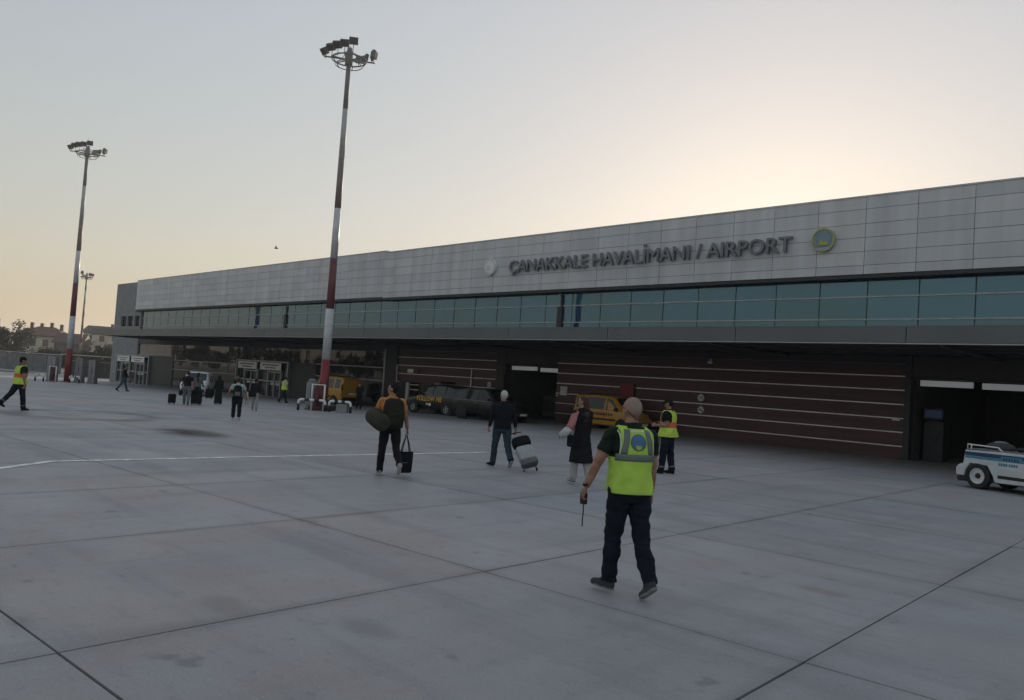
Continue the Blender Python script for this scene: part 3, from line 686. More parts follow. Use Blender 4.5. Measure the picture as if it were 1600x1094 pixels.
def car(name, label, cat, loc, rz, st, paint, wheels, wr, sidewins, screens, extras, group=None):
    C_ = empty(name, loc, rz); tag(C_, label, cat, group)
    MB().rings([car_ring(s) for s in st], 0, True).build('body', paint, C_, bevel=.025)
    W2 = max(s[5] for s in st)
    def at(x):
        for a_, b_ in zip(st, st[1:]):
            if a_[0] <= x <= b_[0]: return lerp(a_, b_, (x-a_[0])/(b_[0]-a_[0]))
        return st[-1]
    def sidept(x, f, sd, off):
        rg = car_ring(at(x)); p = rg[3].lerp(rg[4], f); return (p.x, sd*(p.y+off), p.z)
    for sd in (1, -1):
        for poly in sidewins:
            q = [sidept(x, f, sd, .006) for x, f in poly]
            mb = MB(); mb.add(q, [tuple(range(len(q))) if sd > 0 else tuple(range(len(q)))[::-1]]); mb.build('side_window', 'carglass', C_)
    for (x0, x1, f0, f1) in screens:
        r0_, r1_ = car_ring(at(x0)), car_ring(at(x1)); nrm = Vector((r1_[6].z*0+abs(r0_[5].z-r1_[5].z), 0, abs(r1_[5].x-r0_[5].x))).normalized()
        sg = 1 if x1 > 0 else -1; nrm = Vector((sg*nrm.x, 0, nrm.z))*.008
        a_, b_ = r0_[5].lerp(r1_[5], f0), r0_[5].lerp(r1_[5], f1)
        q = [a_+nrm, b_+nrm, Vector((b_.x, -b_.y, b_.z))+nrm, Vector((a_.x, -a_.y, a_.z))+nrm]
        m_ = [(q[0]+q[3])/2+Vector((0, 0, .02)), (q[1]+q[2])/2+Vector((0, 0, .02))]
        MB().add(q+m_, [(0, 1, 5, 4), (4, 5, 2, 3)]).build('windscreen', 'carglass', C_)
    for x in wheels:
        for sd in (1, -1):
            MB().disc((x, sd*(W2-.10), wr), (0, sd, 0), 0, wr*1.17, 24, 0, .108).build('wheel_arch', 'black', C_)
            wheel(C_, x, sd*(W2-.06), wr, .2, sd)
    extras(C_, at)
    return C_
VAN = [(-2.12, .42, 1.0, 1.70, .74, .83, .66), (-2.0, .28, 1.06, 1.82, .80, .88, .70), (-1.0, .22, 1.06, 1.86, .83, .90, .72), (.15, .22, 1.05, 1.86, .83, .90, .72), (.72, .22, 1.04, 1.79, .83, .90, .69), (1.32, .22, 1.02, 1.14, .83, .89, .70), (1.95, .26, .84, .98, .80, .85, .66), (2.18, .36, .66, .74, .70, .76, .55)]
def van_extra(C_, at):
    for sd in (1, -1):
        bxo('headlight', 'lens', C_, 1.98, 2.14, sd*.62-.12, sd*.62+.12, .68, .84, bevel=.03); bxo('tail_light', 'redpanel', C_, -2.13, -2.05, sd*.76-.06, sd*.76+.06, 1.0, 1.4, bevel=.02)
        bxo('side_trim', 'black', C_, -1.0, .95, sd*.905-.006, sd*.905+.006, .52, .62); bxo('mirror', 'black', C_, .95, 1.08, sd*1.0-.09, sd*1.0+.09, 1.06, 1.24, bevel=.03)
        bxo('door_handle', 'black', C_, -.1, .05, sd*.90-.012, sd*.90+.02, .93, .97); bxo('door_seam', 'black', C_, .2, .212, sd*.9005-.004, sd*.9005+.004, .4, 1.0); bxo('door_seam', 'black', C_, -.78, -.768, sd*.9005-.004, sd*.9005+.004, .4, 1.0)
    bxo('bumper', 'black', C_, 1.98, 2.26, -.72, .72, .30, .52, bevel=.05); bxo('bumper', 'black', C_, -2.22, -2.02, -.74, .74, .34, .56, bevel=.05)
    bxo('plate', 'white', C_, 2.262, 2.27, -.26, .26, .38, .49); bxo('plate', 'white', C_, -2.145, -2.138, -.26, .26, .74, .85)
    bxo('roof_bar', 'black', C_, -1.2, -1.14, -.62, .62, 1.90, 1.94); bxo('roof_bar', 'black', C_, -.1, -.04, -.62, .62, 1.90, 1.94)
def marks(C_, y, x0, x1, z, h_, m, n=9):
    xx = x0
    for k in range(n):
        l = (x1-x0)/n; bxo('lettering', m, C_, xx, xx+l*random.uniform(.55, .8), y-.003, y+.004, z, z+h_*random.uniform(.7, 1)); xx += l
VW = [[(-1.92, .10), (-1.92, .86), (-1.55, .9), (-1.30, .9), (-1.30, .06)], [(-1.15, .05), (-1.15, .9), (.10, .9), (.10, .05)], [(.22, .05), (.22, .9), (.60, .86), (1.02, .3), (1.05, .05)]]
v2 = car('yellow_van', 'yellow delivery van parked along the maroon wall behind the woman', 'van', (-24.3, 31.2, zg(-25)), 0, VAN, 'yellow', (-1.35, 1.32), .31, VW, [(.72, 1.32, .06, .94)], van_extra, 'yellow vans by the terminal')
v2.scale = (.88,)*3
marks(v2, -.905, -1.0, .8, .78, .16, 'redpanel', 10)
bxo('decal', 'redpanel', v2, -1.1, -.9, -.909, -.9, .72, .98)
v1 = car('yellow_van', 'yellow van parked before the glazing, partly hidden by the nearest mast', 'van', (-46.6, 29.6, zg(-46.6)), R(180), VAN, 'yellow', (-1.35, 1.32), .31, VW, [(.72, 1.32, .06, .94)], van_extra, 'yellow vans by the terminal')
SUV = [(-2.15, .45, .92, 1.30, .74, .82, .62), (-2.05, .32, .96, 1.50, .80, .88, .68), (-1.2, .26, .98, 1.62, .83, .91, .70), (-.1, .26, .98, 1.63, .83, .91, .70), (.35, .26, .97, 1.58, .83, .91, .68), (1.0, .26, .95, 1.04, .83, .90, .72), (1.85, .28, .80, .92, .80, .86, .66), (2.12, .38, .62, .70, .68, .76, .52)]
SW = [[(-1.9, .1), (-1.85, .75), (-1.15, .88), (-1.12, .06)], [(-1.02, .06), (-1.02, .9), (-.22, .9), (-.22, .06)], [(-.12, .06), (-.12, .9), (.3, .86), (.74, .3), (.8, .06)]]
def suv_extra(C_, at):
    for sd in (1, -1):
        bxo('headlight', 'lens', C_, 1.9, 2.06, sd*.62-.13, sd*.62+.13, .64, .78, bevel=.03); bxo('tail_light', 'redpanel', C_, -2.17, -2.07, sd*.72-.08, sd*.72+.08, .86, 1.05, bevel=.02)
        bxo('mirror', 'black', C_, .62, .75, sd*1.0-.09, sd*1.0+.09, 1.0, 1.14, bevel=.03); bxo('door_handle', 'rim', C_, -.35, -.2, sd*.90-.01, sd*.90+.02, .86, .89)
        bxo('window_trim', 'rim', C_, -1.9, .75, sd*.897-.006, sd*.897+.012, .972, .992)
        bxo('door_seam', 'black', C_, -.17, -.158, sd*.9-.004, sd*.912, .4, .95)
    bxo('bumper', 'black', C_, 1.95, 2.2, -.72, .72, .32, .52, bevel=.05); bxo('bumper', 'black', C_, -2.24, -2.06, -.74, .74, .36, .58, bevel=.05)
    bxo('plate', 'white', C_, 2.202, 2.21, -.26, .26, .38, .49)
c1 = car('follow_me_car', 'black car with FOLLOW ME in yellow letters along its side', 'car', (-35.6, 29.9, zg(-35.6)), R(180), SUV, 'carblack', (-1.3, 1.3), .34, SW, [(.35, 1.0, .06, .94)], suv_extra)
M['yellowtext'] = mat('yellow_text', (.75, .42, .03), .5)
c1.scale = (1.14, 1.05, 1.05)
text_obj('lettering', 'FOLLOW ME', .34, .004, 'yellowtext', c1, (1.05, .915, .70), (R(90), 0, R(180)), .008, fit=1.95)
MB().disc((-.0, .916, .52), (0, 1, 0), 0, .09, 16, 0, .004).build('door_badge', 'white', c1); bxo('door_badge', 'offwhite', c1, .12, .3, .913, .918, .48, .58)
bxo('light_bar', 'black', c1, -.35, -.05, -.55, .55, 1.66, 1.80, bevel=.04)
c2 = car('dark_car', 'plain black car parked right of the FOLLOW ME car, bonnet to the right', 'car', (-30.1, 28.6, zg(-30.1)), R(3), SUV, 'carblack', (-1.3, 1.3), .34, SW, [(.35, 1.0, .06, .94)], suv_extra)
c3 = car('white_car', 'white car half hidden behind the group of walkers left of the glass doors', 'car', (-55.2, 24.0, zg(-55.2)), R(-32), SUV, 'carwhite', (-1.3, 1.3), .34, SW, [(.35, 1.0, .06, .94)], suv_extra)

# baggage tractor (faces +X local)
tg = empty('baggage_tractor', (-6.15, 23.37, 0), R(160)); tag(tg, 'white baggage tractor with blue and turquoise stripes cut by the right edge', 'tractor')
M['navy'] = mat('stripe_navy', (.015, .05, .13), .4); M['teal'] = mat('stripe_teal', (.06, .22, .30), .4); M['tugwhite'] = mat('tractor_white', (.52, .55, .57), .45, var=.10, scale=4)
hw = .68; yo = -hw+.09      # wheel plane at y=0 -> body spans y in [yo-hw, yo+hw]
prof = [(.60, .30), (.60, .50), (.53, .58), (.40, .63), (.36, .98), (-.6, 1.0), (-2.7, 1.0), (-2.7, .26), (-.46, .22), (-.42, .36), (-.26, .62), (.22, .64), (.34, .44), (.36, .30)]
MB().prism(prof, 'y', yo-hw, yo+hw).build('body', 'tugwhite', tg, bevel=.025)
bxo('bumper', 'black', tg, .30, .58, yo-hw+.02, yo+hw-.02, .16, .295, bevel=.03); bxo('underframe', 'black', tg, -2.6, .3, yo-hw+.1, yo+hw-.1, .2, .6)
ys_ = yo+hw
bxo('stripe', 'navy', tg, -2.65, .352, ys_+.001, ys_+.006, .84, .94); bxo('stripe', 'teal', tg, -2.65, .345, ys_+.001, ys_+.006, .775, .835)
bxo('stripe', 'teal', tg, -1.15, -.62, ys_+.007, ys_+.010, .79, .90)
for k in range(6): bxo('lettering', 'navy', tg, -.72-.07*k, -.68-.07*k, ys_+.011, ys_+.014, .80, .87)
for (a_, n_) in ((-.56, 4), (-.82, 4)):
    for k in range(n_): bxo('lettering', 'teal', tg, a_-.06*k-.045, a_-.06*k, ys_+.001, ys_+.005, .66, .73)
bxo('step_slot', 'black', tg, -2.5, -.55, ys_+.001, ys_+.008, .34, .42); bxo('panel_seam', 'panel2', tg, -2.65, -.36, ys_+.001, ys_+.004, .545, .56)
M['tugrim'] = mat('tractor_rim', (.55, .56, .57), .5)
for x in (0, -1.9):
    for sd, yy in ((1, 0), (-1, yo*2)): wheel(tg, x, yy, .335, .2, sd, 'tugrim')
bxo('top_deck', 'galv', tg, -2.6, .3, yo-hw+.05, yo+hw-.05, 1.004, 1.03)
MB().tube([(.32, ys_-.05, 1.0), (.32, ys_-.05, 1.13), (-.5, ys_-.05, 1.11), (-.62, ys_-.05, 1.02)], .018, 6).build('grab_rail', 'white', tg)
MB().tube([(.22, ys_-.05, 1.0), (.22, ys_-.05, 1.12)], .015, 6).build('grab_rail', 'white', tg)
MB().tube([(-1.15, ys_-.08, 1.02), (-1.22, ys_-.08, 1.17), (-2.2, ys_-.08, 1.2), (-2.25, ys_-.08, 1.02)], .02, 6).build('grab_rail', 'white', tg)
for x in (-1.5, -1.85): MB().tube([(x, ys_-.08, 1.02), (x-.03, ys_-.08, 1.185)], .016, 6).build('grab_rail', 'white', tg)
bxo('seat', 'black', tg, -1.3, -.7, yo-.25, yo+.25, 1.035, 1.15, bevel=.05)
MB().ell((-.15, yo, 1.08), .36, .34, .16).build('engine_hump', 'inner', tg); MB().ell((-.15, yo, 1.17), .20, .2, .10).build('hump_cap', 'galv', tg)

# ------------------------------------------------------------------ people
SK = mat('skin', (.29, .155, .110), .6, var=.22, scale=14, bump=.1); M['skin'] = SK
def fmat(name, c, var=.15): 
    M[name] = mat(name, c, .85, var=var, scale=9, bump=.15, spec=.2); return name
for n_, c_ in dict(f_black=(.010, .011, .013), f_navy=(.009, .012, .020), f_dknavy=(.008, .010, .016), f_jeans=(.030, .050, .068), f_jeans2=(.05, .075, .10), f_white=(.50, .52, .50), f_mint=(.38, .46, .42), f_grey=(.13, .135, .14), f_ltgrey=(.26, .26, .25), f_pink=(.40, .18, .18), f_amber=(.50, .21, .07), f_olive=(.040, .042, .030), f_olive2=(.022, .024, .018), f_dkgreen=(.012, .020, .014), f_trous=(.36, .35, .35), f_shoegrey=(.055, .06, .06), f_sole=(.22, .22, .22), f_shoeL=(.33, .31, .30), h_dark=(.012, .011, .011), h_grey=(.27, .205, .175), h_white=(.46, .46, .43), h_brown=(.055, .035, .025)).items(): fmat(n_, c_)
TOR = [(.80, .135, .10), (.86, .165, .125), (.93, .175, .130), (1.0, .168, .122), (1.08, .162, .115), (1.18, .170, .118), (1.28, .185, .124), (1.36, .190, .118), (1.42, .172, .098), (1.46, .115, .078), (1.50, .06, .06)]
def tor(z, wk=1., dk=1.):
    z = min(max(z, TOR[0][0]), TOR[-1][0])
    for a_, b_ in zip(TOR, TOR[1:]):
        if a_[0] <= z <= b_[0]:
            t = (z-a_[0])/(b_[0]-a_[0]); return (a_[1]+(b_[1]-a_[1])*t)*wk, (a_[2]+(b_[2]-a_[2])*t)*dk
PE = 2.5
def sup(rx, ry, t):
    c, s = math.cos(t), math.sin(t)
    return rx*math.copysign(abs(c)**(2/PE), c), ry*math.copysign(abs(s)**(2/PE), s)
class Fig: pass
def person(label, x, y, face, H, legs, arms, cols, sleeve='long', hair='short', wk=1., dk=1., lean=0., hy=0., vox=.013, skirt=None, group=None, loose=1., headpitch=0., curl=40, shinband=False, waist=.95, foot_turn=(0, 0), spread=.03, longhair=False, fold=1.):
    f = Fig(); S = MB(); lab = []
    def put(fn, l):
        o = len(S.v); fn(); 
        for v in S.v[o:]: lab.append(l(Vector(v)) if callable(l) else l)
    SKN, HAIR, TOP, BOT, SHOE, BAND, SOLE = range(7)
    ln = R(lean); hipz = .90
    tc = lambda z: Vector((0, (z-.9)*math.tan(ln), z))
    # torso
    rg = []; zz = .80
    while zz <= 1.501:
        rx, ry = tor(zz, wk, dk); c = tc(zz); rg.append([(c.x+sup(rx, ry, 2*math.pi*k/24)[0], c.y+sup(rx, ry, 2*math.pi*k/24)[1], zz) for k in range(24)]); zz += .05
    put(lambda: S.rings(rg), lambda v: TOP if v.z > waist or skirt else BOT)
    f.feet = []; jo = {}
    for i, sd in enumerate((-1, 1)):
        a, kb, fp = legs[i]; hp = Vector((sd*.092*wk, 0, hipz))
        d1 = Vector((sd*spread, math.sin(R(a)), -math.cos(R(a)))).normalized(); kn = hp+d1*.41
        d2 = Vector((sd*spread*.6, math.sin(R(a-kb)), -math.cos(R(a-kb)))).normalized(); an = kn+d2*.40
        L = loose
        pts = [hp+Vector((0, 0, .02)), hp.lerp(kn, .3), hp.lerp(kn, .65), kn, kn.lerp(an, .35), kn.lerp(an, .7), an+d2*.015]
        rad = [.100*L, .096*L, .082*L, .070*L, .071*L, .064*L, .066*L]
        def lg(pts=pts, rad=rad):
            P2, R2 = [], []
            for q in range(len(pts)-1):
                for t in (0, .33, .66): P2.append(pts[q].lerp(pts[q+1], t)); R2.append(rad[q]+(rad[q+1]-rad[q])*t)
            P2.append(pts[-1]); R2.append(rad[-1]); S.tube(P2, R2, 14)
        if skirt: put(lg, lambda v: TOP if v.z > skirt[1]+.03 else BOT)
        else: put(lg, (lambda v, kn=kn, an=an: BAND if shinband and .30 < (v-kn).length < .365 and v.z < kn.z else BOT))
        Rm = Matrix.Rotation(R(foot_turn[i]), 3, 'Z') @ Matrix.Rotation(-R(fp), 3, 'X')
        def sh(an=an, Rm=Rm):
            for c, r_ in (((0, -.02, -.045), (.037, .055, .042)), ((0, .05, -.045), (.041, .085, .040)), ((0, .12, -.055), (.046, .075, .030)), ((0, .0, -.01), (.042, .05, .05))):
                S.ell(an+Rm @ Vector(c), *r_, n=12, M_=Rm)
        put(sh, SHOE)
        put(lambda an=an, Rm=Rm: [S.ell(an+Rm @ Vector(c), *r_, n=12, M_=Rm) for c, r_ in (((0, -.02, -.082), (.038, .058, .014)), ((0, .05, -.082), (.040, .09, .014)), ((0, .12, -.080), (.046, .08, .014)))], SOLE)
        jo['hip%d' % i], jo['knee%d' % i], jo['ank%d' % i] = hp, kn, an
        f.feet.append(an)
    f.hand = []; f.wrist = []
    for i, sd in enumerate((-1, 1)):
        a, b, e = arms[i][:3]; sh_ = tc(1.405)+Vector((sd*.185*wk, 0, 0))
        d1 = Vector((sd*math.sin(R(b)), math.sin(R(a))*math.cos(R(b)), -math.cos(R(a))*math.cos(R(b)))); el = sh_+d1*.285
        b2 = arms[i][3] if len(arms[i]) > 3 else b*.6
        d2 = Vector((sd*math.sin(R(b2)), math.sin(R(a+e))*math.cos(R(b2)), -math.cos(R(a+e))*math.cos(R(b2)))); wr = el+d2*.25
        sl_ = sleeve if isinstance(sleeve, str) else sleeve[i]
        if sl_ == 'short': up_, fo = [.070, .066, .068, .050], [.044, .042, .036, .029]
        else: up_, fo = [.068, .064, .058, .052], [.050, .048, .044, .038]
        P2 = [sh_.lerp(el, t) for t in (0, .3, .62, .7, 1)]; R2 = [up_[0], up_[1], up_[2], up_[2] if sl_ != 'short' else .052, up_[3]]
        P2 = [tc(1.40)+Vector((sd*.10*wk, 0, .0))]+P2; R2 = [.062]+R2
        dense = lambda P, Q: ([P[k].lerp(P[k+1], t) for k in range(len(P)-1) for t in (0, .34, .67)]+[P[-1]], [Q[k]+(Q[k+1]-Q[k])*t for k in range(len(P)-1) for t in (0, .34, .67)]+[Q[-1]])
        put(lambda: S.tube(*dense(P2, R2), 14), (lambda v, sh_=sh_, d1=d1: (TOP if (v-sh_).dot(d1) < .19 else SKN)) if sl_ == 'short' else TOP)
        put(lambda: S.tube(*dense([el-d2*.02, el.lerp(wr, .35), el.lerp(wr, .7), wr], fo), 12), SKN if sl_ == 'short' else (lambda v, wr=wr, d2=d2: TOP if (v-wr).dot(d2) < -.03 else SKN))
        # hand: palm, four fingers, thumb
        pn = Vector((-sd, 0, 0)); pn = (pn-d2*pn.dot(d2)).normalized(); sv = d2.cross(pn)*(-sd); 
        if sv.y < 0: sv = -sv
        mt = Matrix((sv, pn, d2)).transposed()
        put(lambda: S.ell(wr+d2*.05, .040, .020, .055, n=10, M_=mt), SKN)
        def fingers():
            for k in range(4):
                p = wr+d2*.09+sv*(.030-.020*k); L_ = (.036, .040, .038, .030)[k]; dd = d2.copy(); ch = [p-d2*.03, p]
                for s_ in range(3):
                    an_ = R(curl*(.7+.3*s_)); ax_ = d2*math.cos(an_*(s_+1)*.75)+pn*math.sin(an_*(s_+1)*.75); p = p+ax_*L_*(1-.18*s_); ch.append(p)
                S.tube(ch, [.010, .0105, .0098, .009, .008], 8)
            t0 = wr+d2*.03+sv*.030; S.tube([t0, t0+sv*.03+d2*.025+pn*.008, t0+sv*.034+d2*.055+pn*.022, t0+sv*.024+d2*.078+pn*.03], [.013, .0125, .011, .009], 8)
        put(fingers, SKN)
        f.hand.append(wr+d2*.095+pn*.02); f.wrist.append(wr)
    # neck and head
    nb_ = tc(1.46); hc = tc(1.62)+Vector((0, .015, 0)); 
    put(lambda: S.tube([nb_+Vector((0, -.01, -.03)), nb_.lerp(hc, .35), nb_.lerp(hc, .7)], [.064, .056, .054], 12), SKN)
    HM = Matrix.Rotation(R(hy), 3, 'Z') @ Matrix.Rotation(R(-headpitch), 3, 'X')
    def headlab(v):
        q = HM.transposed() @ (v-hc); q = Vector((q.x/.078, q.y/.098, q.z/.12))
        if hair == 'short': return HAIR if (q.z > .62 and q.y < .75) or (q.y < .18 and q.z > -.30) or (q.y < -.35 and q.z > -.5) else SKN
        if hair == 'crop':
            j_ = noise.noise(v*60)*.30
            return HAIR if (q.z > .62+j_ and q.y < .45+j_) or (q.y < .05+j_ and q.z > -.28+j_*1.5 and abs(q.x) > .1) else SKN
        if hair == 'scarf': return HAIR if q.y < .55 or q.z > .5 else SKN
        return SKN
    put(lambda: [S.ell(hc+HM @ Vector((0, -.008, .018)), .077, .097, .104, n=22, M_=HM), S.ell(hc+HM @ Vector((0, .022, -.045)), .058, .070, .075, n=18, M_=HM)], headlab)
    put(lambda: [S.ell(hc+HM @ Vector((0, .098, -.018)), .012, .018, .022, n=8, M_=HM), S.ell(hc+HM @ Vector((0, .083, .022)), .045, .014, .010, n=8, M_=HM), S.ell(hc+HM @ Vector((0, .080, -.062)), .024, .012, .008, n=8, M_=HM)]+
        [S.ell(hc+HM @ Vector((s_*.084, -.008, -.010)), .016, .022, .036, n=8, M_=HM) for s_ in (1, -1)], SKN if hair != 'scarf' else HAIR)
    if hair == 'short': put(lambda: S.ell(hc+HM @ Vector((0, -.018, .03)), .083, .098, .102, n=20, M_=HM), headlab)
    if hair == 'scarf': put(lambda: [S.ell(hc+HM @ Vector((0, -.02, .015)), .092, .108, .122, n=18, M_=HM), S.tube([hc+Vector((0, -.03, -.04)), tc(1.40)], [.095, .17], 14)], HAIR)
    if longhair: put(lambda: S.tube([hc+HM @ Vector((0, -.05, .03)), hc+HM @ Vector((0, -.085, -.10)), tc(1.36)+Vector((0, -.11, 0)), tc(1.24)+Vector((0, -.12, 0))], [.075, .072, .07, .04], 12), HAIR)
    if skirt:
        z0, z1, rb_, bend = skirt; rg2 = []
        for k in range(12):
            t = k/11; z = z0+(z1-z0)*t; rx, ry = tor(max(z0, .93), wk, dk); r_ = rx+(rb_-rx)*t; ry_ = ry+(rb_*.85-ry)*t; c = tc(z0)
            rg2.append([(sup(r_, ry_, 2*math.pi*q/28)[0]*(1+.04*math.sin(q*1.57)*t), c.y+bend*t*t+sup(r_, ry_, 2*math.pi*q/28)[1], z) for q in range(28)])
        put(lambda: S.rings(rg2), TOP)
    # shift so the lower foot stands on the ground
    low = min(v[2] for v in S.v); cx = sum(a_.x for a_ in f.feet)/2; cy = sum(a_.y for a_ in f.feet)/2
    off = Vector((0, 0, -low))
    src = bpy.data.meshes.new('src'); src.from_pydata([tuple(Vector(v)+off) for v in S.v], [], S.f); src.update()
    tmp = bpy.data.objects.new('tmp', src)
    m_ = tmp.modifiers.new('r', 'REMESH'); m_.mode = 'VOXEL'; m_.voxel_size = vox; m_.use_smooth_shade = True
    m2 = tmp.modifiers.new('s', 'SMOOTH'); m2.factor = .5; m2.iterations = 2
    me = evaluated_mesh(tmp)
    kd = kdtree.KDTree(len(S.v))
    for i, v in enumerate(S.v): kd.insert(Vector(v)+off, i)
    kd.balance()
    vl = [lab[kd.find(v.co)[1]] for v in me.vertices]
    sd_ = random.random()*50; nrm_ = [v.normal.copy() for v in me.vertices]; newco = []
    for v, l, vn in zip(me.vertices, vl, nrm_):
        if l in (TOP, BOT):
            amp = (.011 if l == BOT else .009)*fold
            q = Vector((v.co.x*5, v.co.y*5, v.co.z*11))+Vector((sd_, sd_, 0))
            newco.extend(v.co+vn*(noise.noise(q)*amp+noise.noise(q*2.3)*amp*.45+(amp*.35*noise.noise(Vector((v.co.x*14, v.co.y*14+v.co.z*9, v.co.z*17))) if l == BOT and fold > 1 else 0)))
        else: newco.extend(v.co)
    me.vertices.foreach_set('co', newco); me.update()
    me.materials.clear()
    for k in ('skin', cols['hair'], cols['top'], cols['bot'], cols['shoe'], 'reflect', cols.get('sole', cols['shoe'])): me.materials.append(M[k])
    for p in me.polygons:
        c = [vl[i] for i in p.vertices]; p.material_index = max(set(c), key=c.count); p.use_smooth = True
    o = bpy.data.objects.new('person', me); col.objects.link(o)
    k = H/1.75; o.scale = (k,)*3; o.rotation_euler = (0, 0, R(face-90)); o.location = (x, y, zg(x))
    o.location -= Matrix.Rotation(R(face-90), 3, 'Z') @ Vector((cx*k, cy*k, 0))
    tag(o, label, 'person', group)
    f.o = o; f.off = off; f.k = k; f.face = R(face-90); f.tc = tc; f.hc = hc+off; f.HM = HM; f.wk, f.dk = wk, dk
    MW = Matrix.LocRotScale(o.location, o.rotation_euler.to_quaternion(), o.scale); f.MW = MW
    f.handw = [MW @ (h_+off) for h_ in f.hand]; f.wristl = [w_+off for w_ in f.wrist]
    f.eyes = [MB().ell(f.hc+HM @ Vector((s_*.030, .086, .008)), .010, .006, .007, n=8).build('eye', 'black', o) for s_ in (1, -1)] if hair != 'none' else []
    return f
def surf(f, x, z, sgn, infl, flare=0.):
    rx, ry = tor(z, f.wk, f.dk); t = max(0, (1.2-z)/.34); rx += infl+flare*t; ry += infl+flare*t*.8; c = f.tc(z)
    q = min(.9999, abs(x)/rx); return Vector((x, c.y+sgn*ry*(1-q**PE)**(1/PE), z))+f.off
def vest(f, mY, bands, z0=.86, flare=.03, infl=.024, open_front=False, orange=False):
    mb = MB(); nz, na = 60, 112; V = {}
    for i in range(nz+1):
        z = z0+(1.475-z0)*i/nz; rx, ry = tor(z, f.wk, f.dk); t = max(0, (1.2-z)/.34); rx += infl+flare*t; ry += infl+flare*t*.8; c = f.tc(z)
        for k in range(na):
            a = 2*math.pi*k/na; X, Y = sup(rx, ry, a); w_ = 1+(.045*math.sin(a*5+1.5*noise.noise(Vector((X*4, z*5, 2)))*4)+.075*noise.noise(Vector((X*8, Y*8, z*5))))*min(1, t*1.6)+.012*noise.noise(Vector((X*6, Y*6, z*7)))+.010*noise.noise(Vector((X*22, Y*22, z*16)))
            V[i, k] = len(mb.v); mb.v.append(tuple(Vector((X*w_, c.y+Y*w_, z))+f.off))
    for i in range(nz):
        z = z0+(1.475-z0)*(i+.5)/nz
        for k in range(na):
            a = 2*math.pi*(k+.5)/na; rx, ry = tor(z, f.wk, f.dk); X, Y = sup(rx+infl, ry+infl, a)
            if 1.20 < z < 1.46 and abs(X) > .150*f.wk and abs(math.sin(a)) < .78: continue
            if open_front and Y > 0 and abs(X) < .05+max(0, z-1.1)*.12: continue
            if z > 1.452 and abs(X) < .085: continue
            mb.f.append((V[i, k], V[i, (k+1) % na], V[i+1, (k+1) % na], V[i+1, k])); mi = 0
            if orange and 1.08 < z < 1.21: mi = 1
            mb.m.append(mi); mb.sm.append(True)
    o = mb.build('vest', [mY, 'vestor'], f.o); sm = o.modifiers.new('s', 'SOLIDIFY'); sm.thickness = .006; sm.offset = 1
    def patch(name, m, pts_x, zs_, sgn, off_, par):
        P = MB(); n = len(pts_x[0])
        for xs_, z in zip(pts_x, zs_): P.v += [tuple(surf(f, x, z, sgn, infl+off_, flare)) for x in xs_]
        for i in range(len(zs_)-1):
            for k in range(n-1): P.f.append((i*n+k, i*n+k+1, (i+1)*n+k+1, (i+1)*n+k)); P.m.append(0); P.sm.append(True)
        q = P.build(name, m, par); s2 = q.modifiers.new('s', 'SOLIDIFY'); s2.thickness = .004; s2.offset = 0; return q
    f.patch = patch
    for b in bands: b(patch, o)
    return o
def lin(a, b, n): return [a+(b-a)*i/(n-1) for i in range(n)]
# --- the bald man in the yellow vest (nearest)
P1 = person('bald man in yellow vest with round blue emblem on the back, walking away', -4.475, 6.145, 150, 1.84, ((8, 4, -3), (-10, 22, 34)), ((4, 24, 8, 18), (0, 8, 10)),
            dict(hair='h_grey', top='f_dkgreen', bot='f_navy', shoe='f_shoegrey', sole='f_sole'), 'short', 'crop', .99, 1.12, 3, 22, .009, loose=1.10, spread=.035, foot_turn=(30, 8), curl=70, waist=.90, headpitch=-8, fold=1.5)
def nb_bands(patch, o):
    for sd in (-1, 1):
        for sg in (-1, 1):
            zs_ = lin(1.235, 1.45, 12)
            patch('reflective_band', 'reflect', [[sd*(.128-.035*((z-1.23)/.22)+d) for d in (-.026, -.01, .01, .026)] for z in zs_], zs_, sg, .008, o)
            zs2 = lin(1.20, 1.44, 10)
            patch('piping', 'piping', [[sd*(.163-.008*math.sin((z-1.2)/.24*math.pi)+d) for d in (-.005, .005)] for z in zs2], zs2, sg, .008, o)
    zs_ = lin(1.175, 1.235, 4)
    for sg in (-1, 1): patch('reflective_band', 'reflect', [lin(-.188, .188, 30) for z in zs_], zs_, sg, .011, o)
    def disc(name, m, cx, cz, r, off_, z0=-1., z1=1.):
        zs_ = lin(cz+r*z0*.999, cz+r*z1*.999, 22); patch(name, m, [[cx+t*math.sqrt(max(0, r*r-(z-cz)**2)) for t in lin(-1, 1, 15)] for z in zs_], zs_, -1, off_, o)
    disc('emblem_ring', 'green', 0, 1.340, .074, .007); disc('emblem_disc', 'blue', 0, 1.347, .060, .010)
    disc('emblem_land', 'lime', 0, 1.305, .030, .013, -1, .3)
    zs_ = lin(1.428, 1.446, 3); patch('faded_print', 'piping', [lin(-.075, .075, 10) for z in zs_], zs_, -1, .006, o)
vest(P1, 'vestyel', [nb_bands], z0=.885, flare=.008, infl=.024)
MB().rings([[tuple(P1.tc(z)+P1.off+Vector((r_*math.cos(q)*1.05, -.012+r_*math.sin(q), 0))) for q in [2*math.pi*i/20 for i in range(20)]] for z, r_ in ((1.445, .088), (1.475, .076), (1.495, .072), (1.496, .066), (1.46, .066))], 0, False).build('collar', 'f_dkgreen', P1.o)
h_ = P1.hc; HMm = P1.HM
MB().tube([h_+HMm @ Vector(q) for q in ((-.084, .06, .02), (-.088, -.01, .012), (-.070, -.065, -.03), (-.02, -.10, -.062), (.04, -.098, -.06), (.080, -.05, -.02), (.088, .01, .012), (.084, .06, .02))], .0045, 6).build('glasses_cord', 'redpanel', P1.o)
